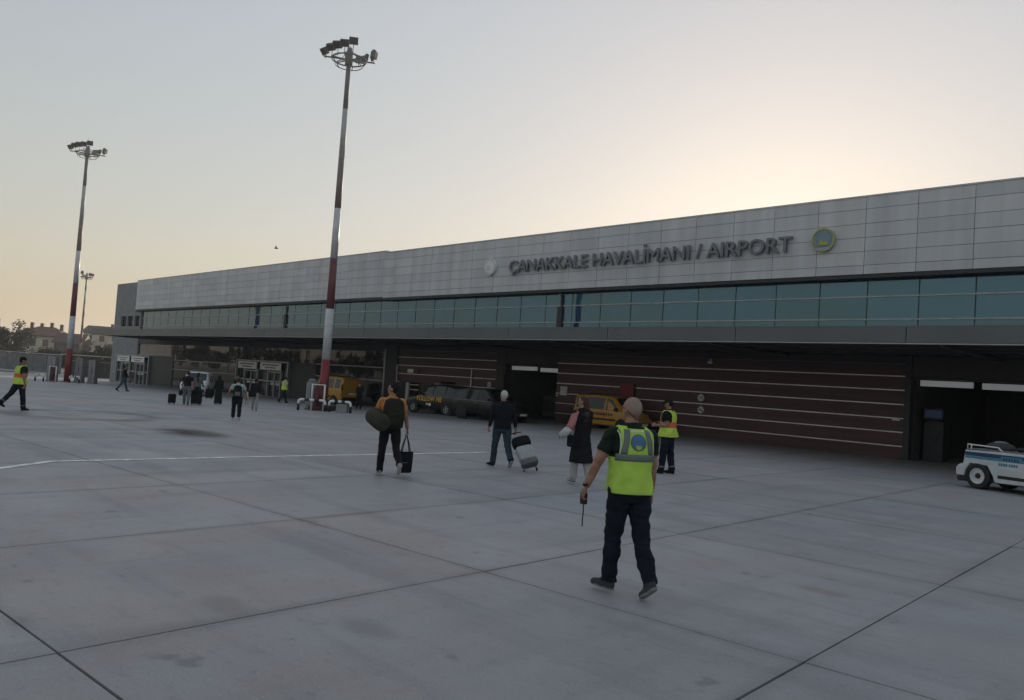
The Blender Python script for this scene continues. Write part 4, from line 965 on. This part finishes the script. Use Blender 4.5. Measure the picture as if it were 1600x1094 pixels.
hw_ = P1.handw[0]; wt = empty('walkie_talkie', (hw_.x, hw_.y, hw_.z-.02)); tag(wt, 'small dark hand radio with hanging strap in the bald man’s left hand', 'radio')
bxo('case', 'black', wt, -.032, .032, -.022, .022, -.05, .06, bevel=.01); MB().tube([(.015, 0, .06), (.015, 0, .12)], .006, 6).build('antenna', 'black', wt)
bxo('screen', 'redpanel', wt, -.02, .02, -.0245, -.0225, .0, .035)
MB().tube([(0, .0, -.05), (.004, .0, -.12), (-.004, .004, -.2), (.002, 0, -.26)], .006, 6).build('strap', 'black', wt)

w0 = P1.wristl[0]; MB().tube([w0+Vector((-.004, 0, .035)), w0+Vector((.004, 0, .015))], [.036, .036], 14).build('wrist_watch', 'black', P1.o)
# --- man with duffel and tote
P2 = person('man in amber top carrying olive duffel and dark backpack, walking away', -12.24, 9.09, 154, 1.775, ((9, 4, 0), (-13, 42, 48)), ((25, 14, 70), (2, 17, 4, 12)),
            dict(hair='h_dark', top='f_amber', bot='f_black', shoe='f_shoeL', sole='f_trous'), 'short', 'short', 1.05, 1.05, 2, 55, .012, spread=.06, curl=65)
def wpt(f, v): return f.MW @ (Vector(v)+f.off)
bp = empty('backpack', wpt(P2, (0, -.2, 1.2)), P2.face); tag(bp, 'dark olive backpack on the back of the man with the tote', 'backpack')
MB().rings([[(sup(.20*a_, .11*a_, 2*math.pi*k/20)[0], sup(.20*a_, .11*a_, 2*math.pi*k/20)[1]+.0, z) for k in range(20)] for z, a_ in ((-.30, .7), (-.27, .95), (-.1, 1.05), (.1, 1.0), (.22, .85), (.27, .5))]).build('pack', 'f_olive2', bp)
bxo('pocket', 'f_olive2', bp, -.13, .13, -.15, -.09, -.24, .0, bevel=.03)
for sd in (-1, 1): MB().tube([(sd*.1, .08, .2), (sd*.11, .2, .25), (sd*.11, .31, .12), (sd*.13, .27, -.1)], .018, 6).build('strap', 'f_olive2', bp)
db = empty('duffel_bag', wpt(P2, (-.27, -.12, 1.06)), P2.face+R(15)); tag(db, 'olive grey duffel bag slung at the left hip of the amber-topped man', 'bag')
q = R(14); dx = Vector((0, math.cos(q), math.sin(q)))
MB().tube([dx*t for t in (-.30, -.28, -.22, 0, .22, .28, .30)], [.06, .13, .165, .17, .165, .13, .06], 18).build('bag_body', 'f_olive', db)
MB().tube([dx*-.2+Vector((0, 0, .15)), Vector((.18, .0, .36)), dx*.2+Vector((.1, 0, .22))], .016, 6).build('strap', 'f_olive2', db)
MB().tube([dx*-.26+Vector((0, 0, .12)), dx*.26+Vector((0, 0, .12))], .008, 6).build('zip', 'f_black', db)
hw_ = P2.handw[1]; tb = empty('tote_bag', (hw_.x, hw_.y, zg(hw_.x)), P2.face+R(12)); tag(tb, 'black tote bag with long handles in the right hand of the amber-topped man', 'bag')
zt_ = hw_.z-zg(hw_.x); zb_ = .07; zT = .47
MB().rings([[(sup(a_, d_, 2*math.pi*k/20)[0], sup(a_, d_, 2*math.pi*k/20)[1], z) for k in range(20)] for z, a_, d_ in ((zb_, .12, .05), (zb_+.02, .145, .065), (.25, .155, .06), (zT, .165, .03))]).build('bag_body', 'f_dknavy', tb)
for yy in (-.03, .03): MB().tube([(-.09, yy, zT-.02), (-.05, yy*.8, (zT+zt_)/2), (0, yy*.4, zt_), (.05, yy*.8, (zT+zt_)/2), (.09, yy, zT-.02)], .009, 6).build('handle', 'f_dknavy', tb)
bxo('print', 'f_grey', tb, -.08, .02, -.072, -.062, .26, .275)

# --- grey haired man with suitcase
P3 = person('grey-haired man in dark jumper and jeans pulling a suitcase', -12.94, 12.71, 153, 1.76, ((15, 5, -3), (-15, 30, 42)), ((8, 7, 18), (-9, 13, 6)),
            dict(hair='h_white', top='f_dknavy', bot='f_jeans', shoe='f_black', sole='f_trous'), 'long', 'short', 1.14, 1.15, 2, 12, .012, loose=1.08, curl=70, waist=.88, foot_turn=(25, 0))
hw_ = P3.handw[1]
sc_ = empty('suitcase', (-12.17, 12.86, 0), 0); tag(sc_, 'light grey wheeled suitcase tilted behind the grey-haired man', 'suitcase')
base = Vector((0, 0, .06)); topv = Vector((hw_.x+12.17, hw_.y-12.86, hw_.z))-base; L3 = topv.length; uz = topv.normalized()
bkv = Vector((math.cos(P3.face+R(90)), math.sin(P3.face+R(90)), 0)); ux_ = bkv.cross(uz).normalized(); uy = uz.cross(ux_)
def rbox(c, a, b, h0, h1, nm, m, par, exp=5):
    rg = []
    for t, k in ((h0, .86), (h0+.02, .97), (h0+.05, 1), (h1-.05, 1), (h1-.02, .97), (h1, .86)):
        rg.append([c+uz*t+ux_*(math.copysign(abs(math.cos(q))**(2/exp), math.cos(q))*a*k)+uy*(math.copysign(abs(math.sin(q))**(2/exp), math.sin(q))*b*k) for q in [2*math.pi*i/24 for i in range(24)]])
    return MB().rings(rg).build(nm, m, par)
rbox(base-uy*.10, .19, .115, .03, .16, 'lower_shell', 'f_grey', sc_)
M['casegrey'] = mat('case_grey', (.34, .36, .37), .4, var=.08)
rbox(base-uy*.10, .19, .11, .165, .52, 'shell', 'casegrey', sc_)
for sx in (-1, 1):
    MB().tube([base+ux_*(sx*.13)-uy*.02, base+ux_*(sx*.13)-uy*.02+uz*(L3-.01)], .009, 6).build('handle_tube', 'galv', sc_)
    MB().disc(base+ux_*(sx*.15)-ux_*.012+uy*.02-Vector((0, 0, .018)), ux_, 0, .042, 12, 0, .024).build('castor', 'rubber', sc_)
MB().tube([base+ux_*-.13-uy*.02+uz*L3, base+ux_*.13-uy*.02+uz*L3], .014, 8).build('grip', 'black', sc_)
cb_ = empty('cabin_bag', (-12.17, 12.86, 0)); tag(cb_, 'soft black bag strapped on top of the tilted grey suitcase', 'bag')
rbox(base-uy*.12, .21, .12, .54, .76, 'bag_body', 'f_black', cb_, 3.5); MB().tube([base-uy*.12+uz*.75+ux_*-.08, base-uy*.12+uz*.80, base-uy*.12+uz*.75+ux_*.08], .01, 6).build('handle', 'f_black', cb_)

# --- woman with pink sleeve
P4 = person('woman in long black waistcoat over pale trousers with pink sleeve', -10.3, 12.35, 165, 1.72, ((6, 3, 0), (-5, 14, 22)), ((-4, 20, 48, 20), (6, 7, 12)),
            dict(hair='h_brown', top='f_black', bot='f_trous', shoe='f_shoeL', sole='f_black'), 'long', 'short', .96, 1.0, 2, 35, .012, skirt=(1.02, .40, .25, -.03), longhair=True, loose=1.08)
sh4 = P4.tc(1.405)+Vector((-.185*.96, 0, 0))+P4.off; wl = P4.wristl[0]; d1 = Vector((-math.sin(R(20)), math.sin(R(-4))*math.cos(R(20)), -math.cos(R(-4))*math.cos(R(20)))); el4 = sh4+d1*.285
MB().tube([sh4+Vector((.03, 0, .02)), sh4.lerp(el4, .4), el4, el4.lerp(wl, .35)], [.066, .074, .080, .070], 14).build('pink_sleeve', 'f_pink', P4.o)
MB().tube([el4.lerp(wl, .15)+Vector((0, 0, -.02)), el4.lerp(wl, .55)+Vector((-.02, 0, -.05)), wl+Vector((-.02, .02, -.05))], [.074, .085, .075], 14).build('white_cuff', 'f_white', P4.o)
hb = empty('handbag', wpt(P4, (-.24, -.02, .83)), P4.face); tag(hb, 'black handbag hanging at the side of the woman in the black waistcoat', 'bag')
bxo('bag_body', 'f_dknavy', hb, -.05, .05, -.14, .14, -.12, .12, bevel=.03); MB().tube([(0, -.1, .1), (.05, -.03, .4), (.05, .03, .4), (0, .1, .1)], .008, 6).build('strap', 'f_dknavy', hb)

# --- ground staff on the right
P5 = person('standing worker in cap and yellow vest with orange band, near the maroon wall', -11.0, 16.36, 196, 1.80, ((7, 3, 0), (-5, 3, 0)), ((-10, 6, 98), (-8, 6, 104)),
            dict(hair='h_dark', top='f_dknavy', bot='f_navy', shoe='f_black'), 'short', 'short', 1.08, 1.12, 1, 0, .012, loose=1.22, shinband=True, headpitch=14, curl=60, waist=.9, spread=.06)
vest(P5, 'vestyel2', [], z0=.86, flare=.05, infl=.028, open_front=True, orange=True)
def cap(f, m='f_black', visor=True):
    H_ = f.HM; c = f.hc
    MB().rings([[c+H_ @ Vector((.088*a_*math.cos(q), -.008+.106*a_*math.sin(q), z)) for q in [2*math.pi*i/18 for i in range(18)]] for z, a_ in ((.030, 1.0), (.07, 1.0), (.105, .86), (.13, .58), (.142, .2))]).build('cap', m, f.o)
    if visor: MB().add([c+H_ @ Vector(v) for v in ((-.075, .06, .045), (-.05, .13, .028), (0, .165, .022), (.05, .13, .028), (.075, .06, .045), (-.075, .06, .035), (-.05, .13, .018), (0, .165, .012), (.05, .13, .018), (.075, .06, .035))], [(0, 1, 2, 3, 4), (9, 8, 7, 6, 5), (0, 5, 6, 1), (1, 6, 7, 2), (2, 7, 8, 3), (3, 8, 9, 4)]).build('cap_visor', m, f.o)
cap(P5)
hw_ = (P5.handw[0]+P5.handw[1])/2; ph = empty('hand_radio', hw_, P5.face); tag(ph, 'dark hand radio held in front by the capped worker', 'radio')
bxo('case', 'black', ph, -.03, .03, -.02, .02, -.07, .07, bevel=.01); MB().tube([(.02, 0, .07), (.02, 0, .15)], .005, 6).build('antenna', 'black', ph)
# --- ground staff far left
P6 = person('worker in yellow vest with orange band striding at the far left edge', -30.05, 6.97, 105, 1.76, ((-30, 14, 30), (9, 3, -2)), ((10, 6, 15), (-6, 8, 12)),
            dict(hair='h_dark', top='f_dkgreen', bot='f_navy', shoe='f_black'), 'short', 'short', 1.02, 1.1, 2, -20, .014, loose=1.2, shinband=True)
vest(P6, 'vestyel2', [], z0=.86, flare=.04, infl=.026, orange=True); cap(P6, visor=False)
# --- distant walkers
P7 = person('lone man in dark jacket and jeans striding past the left glass doors', -57.93, 19.92, 82, 1.83, ((22, 8, -4), (-22, 14, 28)), ((-16, 8, 15), (16, 8, 20)), dict(hair='h_dark', top='f_black', bot='f_jeans2', shoe='f_black'), 'long', 'short', 1.05, 1.15, 4, 0, .018, loose=1.05)
P8 = person('man in black top and grey trousers at the left of the distant group', -38.34, 16.16, 150, 1.62, ((12, 4, 0), (-12, 18, 25)), ((8, 8, 15), (-8, 8, 12)), dict(hair='h_dark', top='f_black', bot='f_grey', shoe='f_dknavy'), 'short', 'short', 1.08, 1.1, 2, 30, .017, loose=1.12)
P9 = person('woman in grey top behind the large black suitcase in the distant group', -39.3, 17.1, 150, 1.58, ((6, 2, 0), (-6, 6, 8)), ((5, 8, 12), (12, 10, 25)), dict(hair='h_dark', top='f_grey', bot='f_black', shoe='f_black'), 'long', 'short', .95, 1., 1, -20, .018, longhair=True)
P10 = person('woman in full black robe and headscarf in the distant group', -40.38, 18.69, 150, 1.50, ((3, 2, 0), (-3, 2, 0)), ((5, 6, 10), (5, 6, 10)), dict(hair='f_black', top='f_black', bot='f_black', shoe='f_black'), 'long', 'scarf', 1., 1., 0, 0, .018, skirt=(1.05, .05, .24, 0))
P16 = person('person in dark clothes facing the apron just right of the black robe', -43.5, 21.2, 345, 1.55, ((4, 2, 0), (-4, 2, 0)), ((5, 8, 14), (5, 8, 14)), dict(hair='h_dark', top='f_black', bot='f_navy', shoe='f_black'), 'long', 'short', 1., 1., 0, 0, .018)
P11 = person('walker in pale mint T-shirt and wide black trousers wearing a black backpack', -27.04, 13.22, 152, 1.48, ((5, 3, 0), (-5, 6, 10)), ((4, 26, 10, 10), (4, 24, 10, 10)), dict(hair='h_brown', top='f_mint', bot='f_black', shoe='f_trous'), 'short', 'short', 1.1, 1.1, 2, 0, .015, loose=1.22)
b2 = empty('backpack', wpt(P11, (0, -.19, 1.2)), P11.face, P11.k); tag(b2, 'black backpack on the walker in the pale T-shirt', 'backpack')
MB().rings([[(sup(.17*a_, .10*a_, 2*math.pi*k/20)[0], sup(.17*a_, .10*a_, 2*math.pi*k/20)[1], z) for k in range(20)] for z, a_ in ((-.28, .75), (-.25, 1.0), (-.05, 1.05), (.14, .95), (.22, .6))]).build('pack', 'f_black', b2)
bxo('pocket', 'f_grey', b2, -.11, .11, -.135, -.095, -.22, -.05, bevel=.02)
for sd in (-1, 1): MB().tube([(sd*.09, .07, .16), (sd*.10, .2, .25), (sd*.11, .31, .12), (sd*.13, .26, -.1)], .02, 6).build('strap', 'f_black', b2)
P12 = person('small child in white clothes beside the pale T-shirt walker', -39.85, 20.02, 150, .80, ((8, 3, 0), (-8, 10, 10)), ((10, 12, 15), (10, 12, 15)), dict(hair='h_brown', top='f_white', bot='f_ltgrey', shoe='f_white'), 'short', 'short', 1.25, 1.3, 0, 0, .03)
P13 = person('person in dark top and pale grey trousers walking to the glass doors', -34.14, 17.54, 148, 1.46, ((12, 4, 0), (-12, 18, 25)), ((8, 8, 15), (0, 9, 10)), dict(hair='h_dark', top='f_navy', bot='f_ltgrey', shoe='f_ltgrey'), 'long', 'short', 1.05, 1.1, 2, -20, .017)
b3 = empty('shoulder_bag', wpt(P13, (-.16, -.14, .92)), P13.face); tag(b3, 'black bag at the hip of the person in pale grey trousers', 'bag')
bxo('bag_body', 'f_black', b3, -.17, .17, -.08, .08, -.14, .14, bevel=.04); MB().tube([(-.12, 0, .12), (.02, 0, .5), (.12, 0, .12)], .012, 6).build('strap', 'f_black', b3)
P14 = person('worker in yellow vest and dark trousers walking by the double glass doors', -45.74, 25.35, 85, 1.68, ((18, 6, -4), (-20, 16, 28)), ((-10, 6, 14), (12, 6, 16)), dict(hair='h_dark', top='f_white', bot='f_dkgreen', shoe='f_navy'), 'short', 'short', 1.05, 1.1, 2, 0, .018)
vest(P14, 'vestyel2', [], z0=.88, flare=.03, infl=.026)
P15 = person('person in dark clothes standing beside the yellow van near the nearest mast', -39.25, 26.64, 320, 1.52, ((3, 1, 0), (-3, 1, 0)), ((20, 6, 80), (20, 6, 80)), dict(hair='h_dark', top='f_navy', bot='f_navy', shoe='f_black'), 'long', 'short', 1.1, 1.1, 0, 0, .018)
def upright_case(x, y, rz, w_, d_, h_, m, label):
    S_ = empty('suitcase', (x, y, zg(x)), rz); tag(S_, label, 'suitcase')
    bxo('shell', m, S_, -w_/2, w_/2, -d_/2, d_/2, .06, h_, bevel=.05); bxo('front_pocket', m, S_, -w_/2+.06, w_/2-.06, -d_/2-.03, -d_/2+.01, .14, h_-.2, bevel=.02)
    for sx in (-1, 1):
        for sy in (-1, 1): MB().disc((sx*(w_/2-.06)-.012, sy*(d_/2-.05), .035), (1, 0, 0), 0, .035, 12, 0, .024).build('castor', 'rubber', S_)
    MB().tube([(-w_*.22, d_/2-.05, h_-.02), (-w_*.22, d_/2-.05, h_+.16), (w_*.22, d_/2-.05, h_+.16), (w_*.22, d_/2-.05, h_-.02)], .012, 6).build('handle', 'galv', S_)
upright_case(-38.55, 16.75, R(60), .50, .28, .76, 'f_black', 'large black upright suitcase in the distant group')
upright_case(-38.75, 15.65, R(60), .34, .24, .50, 'f_black', 'small dark cabin case left of the man in grey trousers')
upright_case(-48.6, 21.9, R(60), .42, .28, .62, 'f_black', 'dark upright case standing in front of the white car')

# ------------------------------------------------------------------ beyond the apron
ZF = zg(-200)
A_, B_ = Vector((-163, 20.6)), Vector((-119.2, 32.95)); wl_ = empty('perimeter_wall', (A_.x, A_.y, ZF), math.atan2(B_.y-A_.y, B_.x-A_.x)); tag(wl_, 'long grey concrete perimeter wall at the left edge', 'wall')
Lw = (B_-A_).length; n = 14
M['wallgrey2'] = mat('wall_concrete', (.15, .155, .165), .85, var=.2, scale=1.5)
for k in range(n):
    x0 = Lw*k/n; bxo('wall_panel', 'wallgrey2', wl_, x0+.03, x0+Lw/n-.03, -.07+random.uniform(-.01, .01), .07, -.3, 2.45+random.uniform(0, .08)); bxo('post', 'wallgrey2', wl_, x0-.1, x0+.1, -.13, .13, -.3, 2.6)
bxo('coping', 'offwhite', wl_, 0, Lw, -.12, .12, 2.62, 2.70)
bxo('footing', 'offwhite', wl_, 0, Lw, -.5, -.135, -.3, .12)
fA, fB = Vector((-117.2, 32.9)), Vector((-109.5, 39.2)); fn_ = empty('yard_gate', (fA.x, fA.y, ZF), math.atan2(fB.y-fA.y, fB.x-fA.x)); tag(fn_, 'dark metal gate with pale top rail between left mast and terminal', 'gate')
M['gatebrown'] = mat('gate_brown', (.055, .05, .045), .7); M['palegreen'] = mat('pale_rail', (.34, .35, .26), .6)
Lf = (fB-fA).length; n = 20
for k in range(n): bxo('bar', 'gatebrown', fn_, Lf*k/n+.03, Lf*(k+1)/n-.05, -.03, .03, .1, 2.35)
for z in (.15, 1.3, 2.3): bxo('rail', 'gatebrown', fn_, 0, Lf, .035, .09, z-.05, z+.05)
bxo('top_rail', 'palegreen', fn_, -.3, Lf+.3, -.6, .5, 2.72, 2.86); bxo('lower_rail', 'palegreen', fn_, .8, Lf, -.07, -.035, 2.0, 2.06)
bxo('backing_sheet', 'gatebrown', fn_, 0, Lf, .032, .034, .0, 2.4)
for x in (0, Lf/2, Lf): bxo('post', 'gatebrown', fn_, x-.08, x+.08, .095, .2, -.2, 2.72)
M['roof1'] = mat('roof_tile', (.11, .045, .038), .8, var=.25, scale=1.2); M['roof2'] = mat('roof_tile_dark', (.055, .04, .038), .8, var=.2); M['cream'] = mat('cream_render', (.50, .46, .38), .85, var=.12, scale=.6); M['cream2'] = mat('tan_render', (.30, .21, .16), .85, var=.12, scale=.6); M['shut'] = mat('house_window', (.05, .055, .06), .3)
def house(x, y, rz, w_, d_, he, hr, label, wall='cream', roof='roof1', cols_=4, fl=2, chim=3, hip=True, balc=False):
    H_ = empty('house', (x, y, ZF), rz); tag(H_, label, 'house')
    bxo('wall', wall, H_, -w_/2, w_/2, -d_/2, d_/2, -.2, he)
    o_ = .5; e_ = hr-he; rx = w_/2-d_/2*.8 if hip else w_/2+o_
    v = [(-w_/2-o_, -d_/2-o_, he), (w_/2+o_, -d_/2-o_, he), (w_/2+o_, d_/2+o_, he), (-w_/2-o_, d_/2+o_, he), (-rx, 0, hr), (rx, 0, hr), (-w_/2-o_, -d_/2-o_, he-.18), (w_/2+o_, -d_/2-o_, he-.18), (w_/2+o_, d_/2+o_, he-.18), (-w_/2-o_, d_/2+o_, he-.18)]
    rf = MB().add(v, [(0, 1, 5, 4), (1, 2, 5), (2, 3, 4, 5), (3, 0, 4), (6, 7, 1, 0), (7, 8, 2, 1), (8, 9, 3, 2), (9, 6, 0, 3), (9, 8, 7, 6)]).build('roof', roof, H_)
    for k in range(chim):
        cx = -w_*.3+w_*.6*k/max(1, chim-1); bxo('chimney', 'roof2', rf, cx-.3, cx+.3, -.3, .3, hr-.6, hr+random.uniform(.5, 1.0))
    fh = (he-.4)/fl
    for r_ in range(fl):
        for c in range(cols_):
            xx = -w_/2+w_*(c+.5)/cols_; z0 = .3+fh*r_+fh*.28
            wn = bxo('window', 'shut', H_, xx-.55, xx+.55, -d_/2-.03, -d_/2+.05, z0, z0+fh*.5); bxo('sill', wall, wn, xx-.65, xx+.65, -d_/2-.12, -d_/2-.034, z0-.12, z0-.02)
            if balc and c % 2 == 0: bxo('balcony', wall, H_, xx-1.1, xx+1.1, -d_/2-1.0, -d_/2-.13, z0-.5, z0+.25)
    return H_
RZ = R(45.3-180+180)
house(-189.9, 49.2, R(58), 9.5, 8, 6.3, 8.3, 'white walled house with red hipped roof behind the left trees', 'cream', 'roof1', 4, 2, 4)
house(-206, 41, R(62), 9, 8, 6.6, 8.9, 'house with dark red roof half hidden by the round tree', 'cream2', 'roof1', 3, 2, 3)
house(-184, 52.6, R(58), 5, 6, 5.2, 7.2, 'dark gabled house just left of the left mast', 'roof2', 'roof2', 2, 2, 0, False)
house(-196, 71.5, R(56), 24, 9, 8.2, 9.9, 'long cream apartment block with grey roof behind the gate', 'cream', 'roof2', 9, 3, 5, False, True)
house(-176, 62, R(58), 8, 7, 3.2, 4.4, 'low tan building in front of the apartment block', 'cream2', 'roof2', 3, 1, 0)
leaf_mat_d = leaf_mat('leaf_dark', (.016, .025, .016)); leaf_mat_b = leaf_mat('leaf_olive', (.04, .048, .022)); M['leaf_dark'] = leaf_mat_d; M['leaf_olive'] = leaf_mat_b
def crown_mesh(mb, c, rx, ry, rz, n, size, clumps):
    cl = []
    for k in range(clumps):
        t, u = random.uniform(0, 2*math.pi), random.uniform(-.8, 1); r_ = random.uniform(.35, .85); q = math.sqrt(1-u*u)
        cl.append((Vector((c[0]+rx*r_*q*math.cos(t), c[1]+ry*r_*q*math.sin(t), c[2]+rz*r_*u)), random.uniform(.25, .45)))
    for k in range(n):
        b, s_ = random.choice(cl); d = Vector((random.gauss(0, 1), random.gauss(0, 1), random.gauss(0, 1))).normalized()*random.random()**.4*s_
        p = b+Vector((d.x*rx, d.y*ry, d.z*rz)); nn = Vector((random.gauss(0, 1), random.gauss(0, 1), random.gauss(0, 1)+.4)).normalized()
        a_ = nn.orthogonal().normalized()*size*random.uniform(.6, 1.3); b_ = nn.cross(a_)*random.uniform(.5, .9)
        mb.add([p-a_, p-b_*.6, p+a_, p+b_*.6], [(0, 1, 2, 3)])
def tree(name, x, y, h_, r_, label, m='leaf_dark', n=2600, size=.22, clumps=26, trunk=.3):
    T_ = empty(name, (x, y, ZF)); tag(T_, label, 'tree' if trunk else 'shrub')
    tm = MB(); hc_ = h_*.45
    if trunk: tm.tube([(0, 0, -.2), (.05, 0, hc_*.5), (-.05, .05, hc_), (0, 0, h_*.75)], [trunk, trunk*.8, trunk*.6, trunk*.2], 8)
    for k in range(7):
        t = 2*math.pi*k/7+.4; z0 = h_*(.25 if trunk else .05)+.05*h_*(k % 3); tm.tube([(0, 0, z0), (r_*.4*math.cos(t), r_*.4*math.sin(t), z0+h_*.2), (r_*.75*math.cos(t), r_*.75*math.sin(t), z0+h_*.36)], [(trunk or .12)*.4, (trunk or .12)*.25, .03], 6)
    tm.build('trunk', 'bark', T_)
    cm = MB(); crown_mesh(cm, (0, 0, h_*.56), r_, r_, h_*.46, n, size, clumps); cm.build('crown', m, T_)
tree('round_tree', -155, 35.4, 7.6, 3.3, 'big round dark tree above the perimeter wall at far left', n=5200)
tree('round_tree', -160, 30.0, 6.2, 2.6, 'dark tree at the left picture edge beside the big round tree', n=3000)
for i, (x, y, h_, r_, lb) in enumerate([(-146, 37.5, 4.2, 2.2, 'dark shrub just right of the big round tree'), (-143, 40.2, 3.7, 2.1, 'dark shrub below the white house'), (-139.5, 42.2, 4.0, 2.2, 'dark shrub below the gabled house'), (-136, 43.3, 4.5, 2.0, 'dark shrub directly left of the left mast'), (-141, 37.2, 3.4, 2.0, 'low dark shrub touching the perimeter wall'), (-133.0, 44.6, 3.9, 1.9, 'dark shrub directly right of the left mast')]):
    tree('wall_shrub', x, y, h_, r_, lb, n=1700, size=.2, clumps=16, trunk=0)
tree('yard_tree', -150, 54.5, 7.2, 2.5, 'olive tree before the apartment block, right of the thin mast', 'leaf_olive', 1500, .24, 14)
tree('yard_tree', -141, 57.2, 6.2, 2.0, 'dark tree beside the terminal corner before the apartment block', 'leaf_dark', 1600, .22, 14)
tree('yard_tree', -170, 56.5, 7.4, 2.0, 'slim olive tree between the left mast and the apartment block', 'leaf_olive', 1000, .26, 10)
# tree belt across the airfield: seen only as dark reflections in the lower glazing
tb_ = MB(); random.seed(5)
for k in range(60):
    x = -330+k*5.2+random.uniform(-2, 2); hh = 11+7*noise.noise(Vector((k*.21, 3, 1)))+random.uniform(-.8, .8)
    crown_mesh(tb_, (x, -70+random.uniform(-4, 4), ZF+hh*.5), 3.8, 3.0, hh*.5, 330, .75, 9)
tag(tb_.build('treeline', 'leaf_dark'), 'dark belt of trees across the airfield, mirrored in the lower glazing', 'trees', kind='stuff')
# bird
bd = empty('bird', (-55.2, 29.1, 10.86), R(60)); tag(bd, 'small dark bird flying left of the nearest mast', 'bird')
MB().ell((0, 0, 0), .16, .05, .05).build('body', 'black', bd)
for sd in (-1, 1): MB().add([(.06, sd*.03, 0), (.02, sd*.16, .10), (-.03, sd*.30, .18), (-.07, sd*.14, .09), (-.06, sd*.03, 0), (.0, sd*.1, .045)], [(0, 1, 5), (1, 2, 3, 5), (5, 3, 4), (0, 5, 4)]).build('wing', 'black', bd)

hz = MB().box(-3050, 3050, -3050, 3050, -2.2, 24); ho = hz.build('haze', M['black']); ho.data.materials.clear()
hm = bpy.data.materials.new('haze_air'); hm.use_nodes = True; hn = hm.node_tree; hn.nodes.remove(hn.nodes['Principled BSDF'])
pv = hn.nodes.new('ShaderNodeVolumePrincipled'); pv.inputs['Color'].default_value = (.9, .9, .92, 1); pv.inputs['Density'].default_value = .00055; pv.inputs['Anisotropy'].default_value = .48
hn.links.new(pv.outputs[0], hn.nodes['Material Output'].inputs['Volume']); ho.data.materials.append(hm); tag(ho, kind='stuff')
bpy.data.scenes.remove(work)
